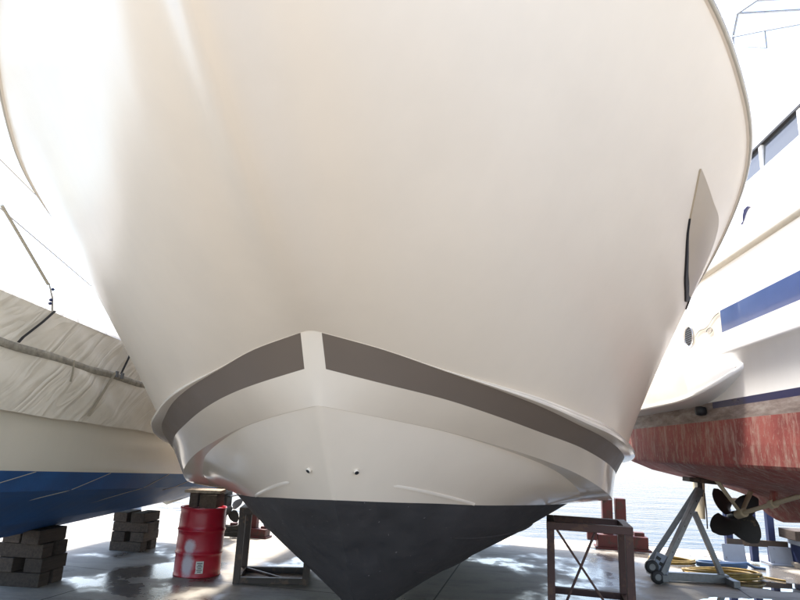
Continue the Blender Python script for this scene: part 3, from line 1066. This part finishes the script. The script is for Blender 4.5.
        edge2 = [r_[0] for r_ in rows2] + rows2[-1][1:] + [r_[-1] for r_ in rows2[-2::-1]]
        bl.grid([edge1, edge2], 0, False)
        bl.build('blade', M['bronze'], po)
    ru = MB()
    rows = []
    for q in np.linspace(0, 1, 10):
        z = 1.32 - 0.60 * q
        c = 0.27 - 0.05 * q
        rows.append([(0.95 + 0.03 * math.cos(t), 0.76 + 0.05 * q + c * 0.80 * math.sin(t), z) for t in np.linspace(0, 2 * math.pi, 17)])
    ru.grid(rows); ru.face(rows[-1][:-1]); ru.face(rows[0][:-1])
    ru.build('rudder', M['ivory'], root)
    return root
cruiser = red_cruiser()

# ================================================================== NEIGHBOUR ON THE LEFT (canvas cover, blue bottom)
def blue_cruiser():
    root = thing('cabin_cruiser', 'cream cabin cruiser with blue bottom under a dirty canvas cover', 'boat', (-2.7, 7.5, 0), -R(5))
    CX = -1.02                                  # local x of the centreline; x grows towards the yacht
    ss = list(np.linspace(-7.0, 2.35, 60))
    tilt = lambda s: -0.047 * s
    def bowf(s): return 0.0 if s > -3.6 else min(1.0, ((-3.6 - s) / 3.4)) ** 2
    def stern(s): return 0.0 if s < 0.6 else 0.10 * ((s - 0.6) / 1.75) ** 2
    def P(s, x, z):
        f = bowf(s) * (1.0 if z < 2.2 else 0.94) + stern(s)
        return (x + (CX - x) * min(1, f), s, z + tilt(s) + (0.25 * bowf(s) if z > 1 else 0.0))
    def mirror(rows): return [[(2 * CX - x, y, z) for (x, y, z) in r] for r in rows]
    kz = pchip([-7, -6.2, -4.5, -2.5, 2.35], [1.35, 0.9, 0.55, 0.50, 0.56])
    bm_ = MB()
    rows = [[P(s, CX, float(kz(s)) - tilt(s)), P(s, -0.58, (float(kz(s)) - tilt(s)) * 0.55 + 0.88 * 0.45), P(s, -0.16, 0.90), P(s, -0.05, 0.955), P(s, -0.015, 1.06), P(s, 0, 1.115)] for s in ss]
    bm_.grid(rows, 0, False); bm_.grid(mirror(rows), 0, False, flip=True)
    bm_.build('blue_bottom', M['blue_bottom'], root)
    h = MB()
    for sg in ([(0, 1.115), (0.012, 1.16), (0.018, 1.34), (0.02, 1.56), (0.02, 1.62)], [(0.02, 1.62), (0.02, 1.9), (0.02, 2.2), (0.0, 2.40), (-0.10, 2.46), (-0.3, 2.50), (CX, 2.6)]):
        rows = [[P(s, x, z) for x, z in sg] for s in ss]
        h.grid(rows); h.grid(mirror(rows), flip=True)
    e = 2.35
    h.grid([[P(e, x, z), tuple([2 * CX - P(e, x, z)[0]]) + P(e, x, z)[1:]] for x, z in [(CX, 0.62), (-0.05, 0.955), (0, 1.2), (0.02, 1.62), (0.0, 2.4)]], 0, False)
    h.build('hull', M['gel_old'], root)
    # canvas side skirt with real folds
    def canvas(z0, z1, offs, name, seed, amp, mat):
        m = MB(); rows = []
        for s in np.linspace(-6.4, 2.3, 190):
            r = []
            for k in range(17):
                v = k / 16
                z = z0 + (z1 - z0) * v
                a = nz(s * 1.3 + z * 2.2, z * 1.2 + seed, 1.0) * 0.6 + nz(s * 3.0 + z * 4.5, z * 2.5 + seed, 4.0) * 0.34 + nz(s * 8 - z * 7, z * 6, seed) * 0.13
                hang = amp * a * (0.35 + math.sin(math.pi * v) ** 0.5 * 0.65)
                low = 0.02 * nz(s * 1.4, seed, 9) if v == 0 else 0
                r.append(P(s, 0.05 + offs(v) + hang * 0.55, z + low))
            rows.append(r)
        m.grid(rows); m.grid(mirror(rows), flip=True)
        return m.build(name, mat, root)
    canvas(1.545, 2.03, lambda v: 0.035 * (1 - v) + 0.02 * math.sin(math.pi * v), 'canvas_skirt', 2.0, 0.07, M['canvas'])
    canvas(2.03, 2.40, lambda v: 0.0 - 0.03 * v, 'canvas_side', 6.0, 0.06, M['canvas'])
    hm = MB(); rows = []
    for s in np.linspace(-6.4, 2.3, 190):
        wob = 0.018 * nz(s * 2.2, 3.0, 1.0)
        r = [P(s, 0.056 + o, 2.03 + z + wob) for o, z in ((0.0, -0.034), (0.012, -0.028), (0.014, 0.0), (0.012, 0.024), (-0.002, 0.030))]
        rows.append(r)
    hm.grid(rows); hm.grid(mirror(rows), flip=True)
    hm.build('hem_tape', M['hem'], root)
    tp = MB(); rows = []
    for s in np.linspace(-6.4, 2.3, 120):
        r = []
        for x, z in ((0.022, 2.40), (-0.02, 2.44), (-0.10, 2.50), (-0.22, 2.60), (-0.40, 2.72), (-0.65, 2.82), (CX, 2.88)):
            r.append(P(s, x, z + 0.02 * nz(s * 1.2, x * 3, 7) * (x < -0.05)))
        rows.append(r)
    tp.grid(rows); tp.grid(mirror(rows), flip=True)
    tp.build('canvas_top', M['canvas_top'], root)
    # raked targa arch
    ar = MB(); prof = []
    for side in (0, 1):
        rows = []
        for q in np.linspace(0, 1, 16):
            s = -0.35 - 2.95 * q
            z = 2.42 + 1.62 * q ** 0.86
            w = 0.36 - 0.06 * q
            x = 0.0 - 0.10 * q - 0.25 * max(0, q - 0.8) * 3
            n = Vector((0, 0.55, 0.83))
            r = []
            for dx, dn in ((0, -.5), (0.035, -.42), (0.035, .42), (0, .5), (-0.08, .42), (-0.08, -.42), (0, -.5)):
                c = (x + dx, s + n.y * w * dn, z + n.z * w * dn + tilt(s))
                r.append(c if not side else (2 * CX - c[0], c[1], c[2]))
            rows.append(r)
        ar.grid(rows, 0, False)
        prof.append(rows[-1])
    a, b = prof
    ar.grid([[tuple(Vector(p).lerp(Vector(q_), t)) for p, q_ in zip(a, b)] for t in np.linspace(0, 1, 8)], 0, False)
    ar.build('targa_arch', M['gel_white'], root)
    for side in (0, 1):
        tr = MB(); rows = []
        for q in np.linspace(0.28, 0.97, 20):
            s = -0.35 - 2.95 * q; z = 2.42 + 1.62 * q ** 0.86 + tilt(s); w = 0.36 - 0.06 * q
            x = 0.0 - 0.10 * q - 0.25 * max(0, q - 0.8) * 3
            d = -0.52 * w; g = 0.018 * math.sin(math.pi * (q - .28) / .69) + 0.003
            c = [(x + 0.037, s + 0.55 * d, z + 0.83 * d), (x + 0.037, s + 0.55 * (d - g * 1.6), z + 0.83 * (d - g * 1.6))]
            rows.append([(p if not side else (2 * CX - p[0], p[1], p[2])) for p in c])
        tr.grid(rows)
        tr.build('arch_trim', M['hem'], root)
    # guard wires between the arch and the foredeck
    g = MB()
    for z0, z1, r_ in ((3.33, 3.02, 0.009), (2.98, 2.72, 0.006)):
        g.tube([(-0.04, -4.6, z0 + 0.45), (-0.03, -1.2, z1)], r_, 6)
    g.build('guard_wire', M['steel'], root)
    # cover pole, tie line and straps
    p = MB(); p.tube([(0.03, -3.35, 3.15), (0.045, -2.72, 2.72)], 0.013, 10)
    p.build('cover_pole', M['pale_webbing'], root)
    l = MB(); l.tube([(0.05, -2.72, 2.73), (0.06, -2.66, 2.62), (0.055, -2.62, 2.50)], 0.007, 8)
    l.build('tie_line', M['rope'], root)
    for z in (2.69, 2.60, 2.57):
        k = MB(); k.lathe([(0.0, -0.014), (0.014, -0.006), (0.014, 0.006), (0.0, 0.014)], (0.058, -2.67, z), 10, 0, None, False)
        k.build('tie_knot', M['blue_steel'], root)
    def strap(pts, w, mat, name='cover_strap'):
        m = MB(); rows = []
        for (s, z, o) in pts:
            rows.append([P(s - w, 0.085 + o, z), P(s + w, 0.085 + o, z)])
            rows[-1][0] = (rows[-1][0][0], rows[-1][0][1], rows[-1][0][2])
        m.grid(rows, 0, False)
        m.grid([[(x - 0.006, y, z) for x, y, z in r] for r in rows], 0, False)
        return m.build(name, mat, root)
    strap([(-2.60, 2.40, -.02), (-2.75, 2.27, 0), (-2.95, 2.10, 0.01), (-2.99, 2.05, 0.01)], 0.013, M['webbing'])
    strap([(-1.30, 2.40, -.02), (-1.38, 2.25, 0), (-1.50, 2.06, 0.01)], 0.014, M['webbing'])
    strap([(-1.60, 2.06, 0.012), (-1.75, 1.9, 0.03), (-2.0, 1.60, 0.05)], 0.018, M['pale_webbing'])
    strap([(-2.28, 2.05, 0.012), (-2.30, 1.92, 0.03), (-2.31, 1.86, 0.03)], 0.010, M['pale_webbing'])
    b_ = MB()
    for s in (-1.58, -1.48):
        b_ = MB(); b_.box(P(s, 0.098, 2.045), (0.014, 0.045, 0.06), None, 0, 0.004)
        b_.build('strap_buckle', M['galv'], root)
    # pale seams across the blue bottom
    m = MB()
    for (sa, za, sb, zb) in ((-3.2, 0.92, -2.39, 1.112), (-2.35, 0.80, -1.25, 1.112), (-0.95, 0.80, 0.07, 1.112), (0.2, 0.92, 1.14, 1.112)):
        def on(s, z):
            tbl = [(-0.34, 0.80), (-0.16, 0.90), (-0.05, 0.955), (-0.015, 1.06), (0.0, 1.115)]
            x = float(np.interp(z, [t[1] for t in tbl], [t[0] for t in tbl]))
            q = P(s, x, z)
            return (q[0] + 0.003, q[1], q[2] - 0.002)
        m.tube([on(sa + (sb - sa) * q, za + (zb - za) * q) for q in np.linspace(0, 1, 14)], 0.003, 6)
    m.build('bottom_seam', M['pale_webbing'], root)
    # stern drive with its two propellers, port and starboard leg
    for x0 in (-0.20,):
        d = MB()
        d.box((x0, 2.55, 0.84), (0.15, 0.42, 0.30), None, 0, 0.04)
        d.box((x0, 2.74, 0.58), (0.09, 0.26, 0.42), None, 0, 0.03)
        d.box((x0, 2.74, 0.66), (0.26, 0.42, 0.02), None, 0, 0.008)
        d.tube([(x0, 2.48, 0.44), (x0, 2.56, 0.44), (x0, 2.80, 0.44), (x0, 2.90, 0.44)], [0.01, 0.065, 0.075, 0.05], 14)
        d.box((x0, 2.70, 0.30), (0.02, 0.16, 0.20), None, 0, 0.005)
        do = d.build('stern_drive', M['black'], root)
        for k in range(4):
            bl = MB(); rows = []
            a0 = R(35 + 90 * k)
            for i in range(9):
                q = i / 8; rad = 0.05 + 0.20 * q
                half = 0.085 * math.sin(math.pi * (0.2 + 0.75 * q)) ** 0.7 if q < 1 else 0.01
                rows.append([(x0 + rad * math.cos(a0 + w * half * .8 / max(rad, .09)), 2.92 + w * half * 0.6, 0.44 + rad * math.sin(a0 + w * half * .8 / max(rad, .09))) for w in (-1, -.5, 0, .5, 1)])
            bl.grid(rows)
            bl.build('blade', M['black'], do)
    return root
cruiser2 = blue_cruiser()

# ================================================================== YARD OBJECTS
def stand(loc, rotz, label, mat, W_=0.72, D=0.64, H_=0.90, brace=True, sx=1):
    root = thing('boat_stand', label, 'boat stand', loc, rotz, 'steel stands under the big yacht')
    t = 0.072
    for x in (-W_ / 2, W_ / 2):
        for y in (0, D):
            l = MB(); l.box((x, y, (H_ - t) / 2), (t, t, H_ - t), None, 0, 0.004)
            l.build('leg', mat, root)
    f = MB()
    for y in (0, D):
        f.box((0, y, H_ - t / 2), (W_ + t + 0.004, t + 0.002, t), None, 0, 0.004)
    for x in (-W_ / 2, W_ / 2):
        f.box((x, D / 2, H_ - t / 2 + 0.001), (t + 0.003, D - t - 0.004, t), None, 0, 0.004)
    f.build('top_frame', mat, root)
    b = MB()
    zb = 0.16 if brace else 0.035
    for y in (0, D):
        b.box((0, y, zb), (W_ - t - 0.002, t * 0.9, t * 0.9), None, 0, 0.004)
    for x in (-W_ / 2, W_ / 2):
        b.box((x, D / 2, zb), (t * 0.9, D - t - 0.002, t * 0.9), None, 0, 0.004)
    b.build('lower_frame', mat, root)
    if brace:
        x_ = MB()
        x_.bar((-W_ / 2 + 0.06, 0.013, H_ - t), (W_ / 2 - 0.22, 0.013, zb + 0.03), 0.048, 0.02)
        x_.bar((W_ / 2 - 0.30, 0.036, H_ - t), (-W_ / 2 + 0.14, 0.036, zb + 0.03), 0.048, 0.02)
        x_.build('cross_brace', mat, root)
    else:
        x_ = MB()
        x_.bar((-W_ / 2 + 0.03, D - 0.03, 0.05), (W_ / 2 - 0.25, 0.05, 0.045), 0.035, 0.03)
        x_.build('floor_brace', mat, root)
    return root
stand((1.915, 6.12, 0), R(-14), 'red brown steel stand with crossed braces under the right side of the yacht', M['brown_steel'])
stand((-1.30, 7.26, 0), R(6), 'dark steel stand with floor brace between red drum and yacht bottom', M['dark_steel'], 0.76, 0.60, 0.80, False)

def drum():
    root = thing('oil_drum', 'dented red steel drum with white spray patch propping the blue hull', 'drum', (-2.24, 7.62, 0), R(0))
    b = MB(); r = 0.262; H_ = 0.75
    prof = [(r - 0.012, 0.012), (r + 0.004, 0.0), (r + 0.007, 0.008), (r + 0.004, 0.018), (r, 0.03)]
    def seg(z0, z1, n):
        return [(r + 0.0015 * math.sin(i * 0.9), z0 + (z1 - z0) * i / n) for i in range(1, n)]
    rib = lambda z: [(r + 0.001, z - 0.018), (r + 0.009, z - 0.008), (r + 0.011, z), (r + 0.009, z + 0.008), (r + 0.001, z + 0.018)]
    prof += seg(.03, .232, 6) + rib(.25) + seg(.268, .482, 6) + rib(.50) + seg(.518, .72, 6)
    prof += [(r, H_ - 0.028), (r + 0.004, H_ - 0.018), (r + 0.008, H_ - 0.008), (r + 0.004, H_), (r - 0.010, H_ - 0.002), (r - 0.014, H_ - 0.02)]
    b.lathe(prof, (0, 0, 0), 64, 0, None, False)
    # shallow dents
    nv = []
    for (x, y, z) in b.v:
        a = math.atan2(y, x)
        k = 0.010 * math.exp(-((a + 1.25) / 0.30) ** 2 - ((z - 0.36) / 0.10) ** 2) + 0.005 * nz(math.cos(a) * 2, math.sin(a) * 2, z * 3)
        q = 1 - k / r
        nv.append((x * q, y * q, z))
    b.v = nv
    b.build('drum_body', M['drum'], root)
    for z in (0.012, H_ - 0.022):
        l = MB(); l.lathe([(0.0, z), (r - 0.012, z)], (0, 0, 0), 48, 0, None, False)
        l.build('drum_lid' if z > .1 else 'drum_base', M['drum'], root)
    def decal(name, mat, a0, f, z0, z1, wf, n=20, off=0.004):
        m = MB(); rows = []
        for i in range(n + 1):
            z = z0 + (z1 - z0) * i / n
            h = wf(i / n)
            zr = max(math.exp(-((z - .25) / .014) ** 2), math.exp(-((z - .5) / .014) ** 2)) * 0.010
            rows.append([((r + off + zr) * math.cos(a0 + w * h), (r + off + zr) * math.sin(a0 + w * h), z) for w in np.linspace(-1, 1, 9)])
        m.grid(rows); return m.build(name, mat, root)
    ca = R(-90)
    decal('paper_label', M['paper'], ca + 0.36, 0, 0.05, 0.18, lambda q: 0.16, 8)
    k = MB()
    for i in range(6):
        z = 0.065 + i * 0.018; w = 0.11 if i % 2 else 0.08
        rows = [[((r + .0055) * math.cos(ca + .36 + t * w), (r + .0055) * math.sin(ca + .36 + t * w), zz) for t in np.linspace(-1, 1, 6)] for zz in (z, z + 0.008)]
        k.grid(rows)
    k.build('label_print', M['ink'], root)
drum()

def timber(x, y, z, size, mat, rotz, label, group=None, cat='timber block', name='timber_block'):
    m = MB()
    rnd = random.Random(hash((round(x, 2), round(y, 2), round(z, 2))) & 0xffff)
    m.box((0, 0, size[2] / 2), size, None, 0, 0.008)
    o = m.build(name, mat, None)
    o.location = (x, y, z); o.rotation_euler = (0, 0, rotz)
    return tag(o, label, cat, group)

# wood packing on the drum
timber(-2.34, 7.62, 0.752, (0.10, 0.30, 0.16), M['wood_dark'], 0.05, 'dark short block on the drum lid, left of the brown one')
timber(-2.15, 7.60, 0.752, (0.20, 0.34, 0.15), M['wood'], 0.0, 'brown timber block on the right half of the drum lid')
timber(-2.24, 7.60, 0.914, (0.42, 0.30, 0.035), M['wood_pale'], 0.06, 'thin pale plank between the drum blocks and the blue hull', cat='plank', name='plank')

# keel stacks under the blue boat: courses laid crosswise in turn
def keel_stack(cx, cy, H_, n, rz, where, rnd):
    h = H_ / n
    names = ['bottom', 'second', 'third', 'top'] if n == 4 else ['bottom', 'second', 'top']
    g = 'timbers stacked under the keel of the blue boat'
    ca, sa = math.cos(rz), math.sin(rz)
    for c in range(n):
        z = c * h
        cross = c % 2 == 0
        for k, d in enumerate((-1, 1)):
            j = rnd.uniform(-0.025, 0.025)
            if cross:      # long side across, one in front and one behind
                size = (0.46 + rnd.uniform(-.03, .05), 0.17, h - 0.004); ox, oy = j, d * 0.12
                w = 'front' if d < 0 else 'back'
            else:
                size = (0.19, 0.44 + rnd.uniform(-.03, .03), h - 0.004); ox, oy = d * 0.13 + j, j
                w = 'left' if d < 0 else 'right'
            timber(cx + ox * ca - oy * sa, cy + ox * sa + oy * ca, z, size, M['wood_dark'], rz + rnd.uniform(-.03, .03),
                   '%s timber, %s course of the %s' % (w, names[c], where), g)
rs = random.Random(11)
keel_stack(-3.76, 6.85, 0.555, 4, R(-5), 'keel stack at the left edge', rs)
keel_stack(-3.58, 9.02, 0.505, 4, R(-5), 'keel stack left of the red drum', rs)
# keel blocks under the yacht
for i, (s, nm) in enumerate(((5.4, 'nearer'), (7.2, 'farther'))):
    x = P0[0] + s * math.sin(PSI); y = P0[1] + s * math.cos(PSI)
    timber(x, y, 0.0, (0.5, 0.28, 0.14), M['wood_dark'], -PSI, '%s of two lower dark baulks on the ground under the yacht keel' % nm, 'baulks under the yacht keel', 'timber baulk', 'timber_baulk')
    timber(x, y, 0.142, (0.4, 0.24, 0.14), M['wood_dark'], -PSI, '%s of two upper dark baulks touching the yacht keel' % nm, 'baulks under the yacht keel', 'timber baulk', 'timber_baulk')

# red steel mooring frame on the quay, seen past the stand
def red_frame(loc, rz, label, name='mooring_post', s=1.0):
    root = thing(name, label, 'mooring post', loc, rz)
    b = MB(); b.box((0, 0, 0.13 * s), (0.82 * s, 0.34 * s, 0.20 * s), None, 0, 0.012); b.box((0, 0, 0.015), (0.9 * s, 0.42 * s, 0.03), None, 0, 0.004)
    b.build('base_beam', M['rust_red'], root)
    for x in (-0.22 * s, 0.0):
        p = MB(); p.box((x, 0.02, (0.23 + (0.62 if x > 0 else 0.60)) * s / 1 - 0.31 * s + 0.0), (0.17 * s, 0.20 * s, 0.62 * s), None, 0, 0.012)
        p.build('upright', M['rust_red'], root)
    g = MB(); g.box((0.29 * s, 0.02, 0.26 * s), (0.16 * s, 0.16 * s, 0.06 * s), None, 0, 0.01); g.build('step_block', M['rust_red'], root); g = MB(); g.box((-0.50 * s, -0.10, 0.24 * s), (0.16 * s, 0.16 * s, 0.22 * s), None, 0, 0.01)
    g.build('step_block', M['rust_red'], root)
    return root
red_frame((4.0, 11.0, 0), R(-12), 'dark red steel post pair on the quay edge behind the right stand')
red_frame((-2.25, 10.55, 0), R(-12), 'dark red steel post pair behind the left stand, mostly hidden', s=0.62)

# mooring bollard on the quay, far left
bo = thing('bollard', 'grey cast bollard on the far left quay edge between keel stacks', 'bollard', (-5.15, 12.6, 0))
b = MB(); b.lathe([(0.30, 0.0), (0.30, 0.04), (0.20, 0.06), (0.19, 0.30), (0.24, 0.36), (0.27, 0.42), (0.25, 0.47), (0.0, 0.50)], (0, 0, 0), 28, 0, None, False)
b.build('bollard_body', M['galv'], bo)

# propeller trestle jack
def trestle():
    root = thing('trestle_jack', 'grey steel wheeled trestle holding up the red boat stern', 'boat jack', (3.95, 8.40, 0), R(-3))
    L0, L1 = -0.60, 0.45
    top = Vector((0.19, 0.0, 1.17))
    for y in (-0.13, 0.16):
        l = MB(); l.bar((L0 + 0.13, y * 1.7, 0.12), (top.x - 0.012, y * 0.28, top.z), 0.075 if y < 0 else 0.06, 0.07, 0, 0.005)
        lo = l.build('leg', M['galv'], root)
        if y < 0:
            for q in (0.25, 0.4, 0.55, 0.7, 0.85):
                h = MB(); c = Vector((L0 + 0.13, y * 1.7, 0.12)).lerp(Vector((top.x - 0.012, y * 0.28, top.z)), q)
                h.lathe([(0.011, -0.002), (0.011, 0.002)], (c.x, c.y - 0.037, c.z), 12, 0, Matrix.Rotation(R(90), 3, 'X'))
                h.build('pin_hole', M['black'], lo)
    f = MB(); f.bar((L1 - 0.05, 0.0, 0.06), (top.x - 0.11, -0.02, top.z - 0.30), 0.065, 0.06, 0, 0.005)
    f.build('leg', M['galv'], root)
    bs = MB(); bs.bar((L0 + 0.12, -0.02, 0.065), (L1, -0.02, 0.065), 0.09, 0.10, 0, 0.006)
    bs.bar((L0 + 0.16, -0.30, 0.075), (L0 + 0.16, 0.30, 0.075), 0.08, 0.08, 0, 0.006)
    bs.bar((L1 - 0.02, -0.30, 0.05), (L1 - 0.02, 0.30, 0.05), 0.08, 0.08, 0, 0.006)
    bs.build('base_frame', M['galv'], root)
    pl = MB(); pl.box((L0 + 0.15, -0.20, 0.22), (0.20, 0.03, 0.26), Matrix.Rotation(R(20), 3, 'Y'), 0, 0.006)
    po = pl.build('wheel_plate', M['pale_steel'], root)
    mk = MB()
    for k in range(3):
        mk.box((L0 + 0.11 + 0.035 * k, -0.219, 0.30 - 0.07 * k), (0.06, 0.004, 0.04), Matrix.Rotation(R(30), 3, 'Y'))
    mk.build('plate_marking', M['ink'], po)
    for x, z, y in ((L0 + 0.01, 0.20, -0.24), (L0 + 0.07, 0.085, -0.26)):
        w = MB(); w.lathe([(0.04, -0.035), (0.075, -0.032), (0.083, -0.02), (0.083, 0.02), (0.075, 0.032), (0.04, 0.035)], (x, y, z), 28, 0, Matrix.Rotation(R(90), 3, 'X'), False)
        wo = w.build('wheel', M['black'], root)
        h = MB(); h.lathe([(0.042, -0.03), (0.042, 0.03)], (x, y, z), 20, 0, Matrix.Rotation(R(90), 3, 'X'))
        h.build('rim', M['galv'], wo)
    hd = MB(); hd.tube([(top.x, 0, top.z - 0.10), (top.x, 0, top.z + 0.09)], 0.03, 14)
    hd.build('screw', M['dark_steel'], root)
    pd = MB(); pd.box((top.x, 0.0, top.z + 0.105), (0.36, 0.24, 0.06), Matrix.Rotation(R(4), 3, 'Y'), 0, 0.008)
    pd.build('head_pad', M['dark_steel'], root)
    ch = MB(); ch.tube([(top.x + 0.03, -0.05, top.z - 0.05), (top.x + 0.035, -0.06, top.z - 0.3), (top.x + 0.03, -0.06, top.z - 0.5)], 0.008, 6)
    ch.build('chain', M['dark_steel'], root)
trestle()

# blue keel cradle behind the propeller
def cradle(loc, rz, label, s=1.0):
    root = thing('keel_cradle', label, 'boat stand', loc, rz)
    for x, h in ((-0.42, 0.78), (-0.05, 0.90), (0.22, 1.02)):
        p = MB(); p.box((x, 0.0, h / 2 + 0.02), (0.10, 0.10, h), None, 0, 0.006); p.build('post', M['blue_steel'], root)
    b = MB(); b.box((-0.02, -0.062, 0.30), (0.92, 0.02, 0.10), None, 0, 0.005); b.build('cross_bar', M['dark_steel'], root); b = MB(); b.box((-0.1, 0.07, 0.92), (0.85, 0.03, 0.09), None, 0, 0.005)
    b.build('cross_bar', M['dark_steel'], root)
    for x in (-0.40, 0.30):
        q = MB(); q.box((x, -0.10, 0.14), (0.34, 0.02, 0.26), Matrix.Rotation(R(-12), 3, 'X'), 0, 0.005)
        q.box((x, 0.0, 0.012), (0.36, 0.4, 0.022), None, 0, 0.004)
        q.build('foot_plate', M['pale_steel'], root)
cradle((5.85, 10.15, 0), R(-6), 'blue steel keel cradle with pale foot plates behind the propeller')

def cradle_block():
    root = thing('support_block', 'blue steel box with dark timber top at the right edge', 'support block', (6.55, 9.75, 0), R(-6))
    b = MB(); b.box((0, 0, 0.20), (0.55, 0.5, 0.26), None, 0, 0.01); b.build('box_body', M['blue_steel'], root)
    f = MB(); f.box((0, 0, 0.035), (0.62, 0.56, 0.068), None, 0, 0.006); f.build('foot', M['coping'], root)
    p = MB(); p.box((0, 0, 0.375), (0.62, 0.5, 0.085), None, 0, 0.008); p.build('pale_plate', M['pale_steel'], root)
    t = MB(); t.box((-0.03, 0, 0.49), (0.80, 0.5, 0.14), None, 0, 0.01); t.build('top_timber', M['wood_dark'], root)
cradle_block()

# coils of hose and rope on the concrete
def coil(name, x, y, rx, ry, turns, r, mat, label, cat, seed, layers=1.0, tail=None):
    rnd = random.Random(seed)
    pts = []
    N = int(turns * 40)
    for i in range(N):
        a = 2 * math.pi * i / 40
        q = 1 + 0.13 * nz(i * 0.021, seed, 2.0) + 0.05 * nz(i * 0.11, seed, 5.0)
        ox, oy = 0.05 * nz(i / 40 * 1.3, seed, 8), 0.05 * nz(i / 40 * 1.3, seed, 12)
        z = r + layers * r * 1.2 * (i / N) * (1.2 + nz(i * 0.06, seed, 3))
        pts.append((x + ox + rx * q * math.cos(a), y + oy + ry * q * math.sin(a), max(r, z)))
    if tail:
        pts += [(x + dx, y + dy, r) for dx, dy in tail]
    m = MB(); m.tube(pts, r, 7, 0)
    return tag(m.build(name, mat), label, cat)
coil('hose_coil', 4.55, 8.78, 0.50, 0.24, 7, 0.014, M['yellow_rope'], 'yellow hose coil lying on concrete inside the trestle legs', 'hose', 1, 4, [(0.60, 0.12), (0.72, -0.02), (0.80, -0.10)])
coil('hose_coil', 4.30, 9.75, 0.34, 0.18, 5, 0.014, M['yellow_rope'], 'smaller yellow hose coil behind the trestle, beside the blue hose', 'hose', 5, 3)
coil('hose_coil', 4.95, 9.55, 0.36, 0.12, 4, 0.020, M['blue_rope'], 'blue hose coil on concrete in front of the blue cradle', 'hose', 9, 2, [(0.5, 0.02), (0.62, -0.06)])
coil('rope_heap', -2.62, 10.45, 0.26, 0.12, 6, 0.022, M['dark_rope'], 'dark heap of rope on sunlit concrete right of the drum', 'rope', 13, 5)
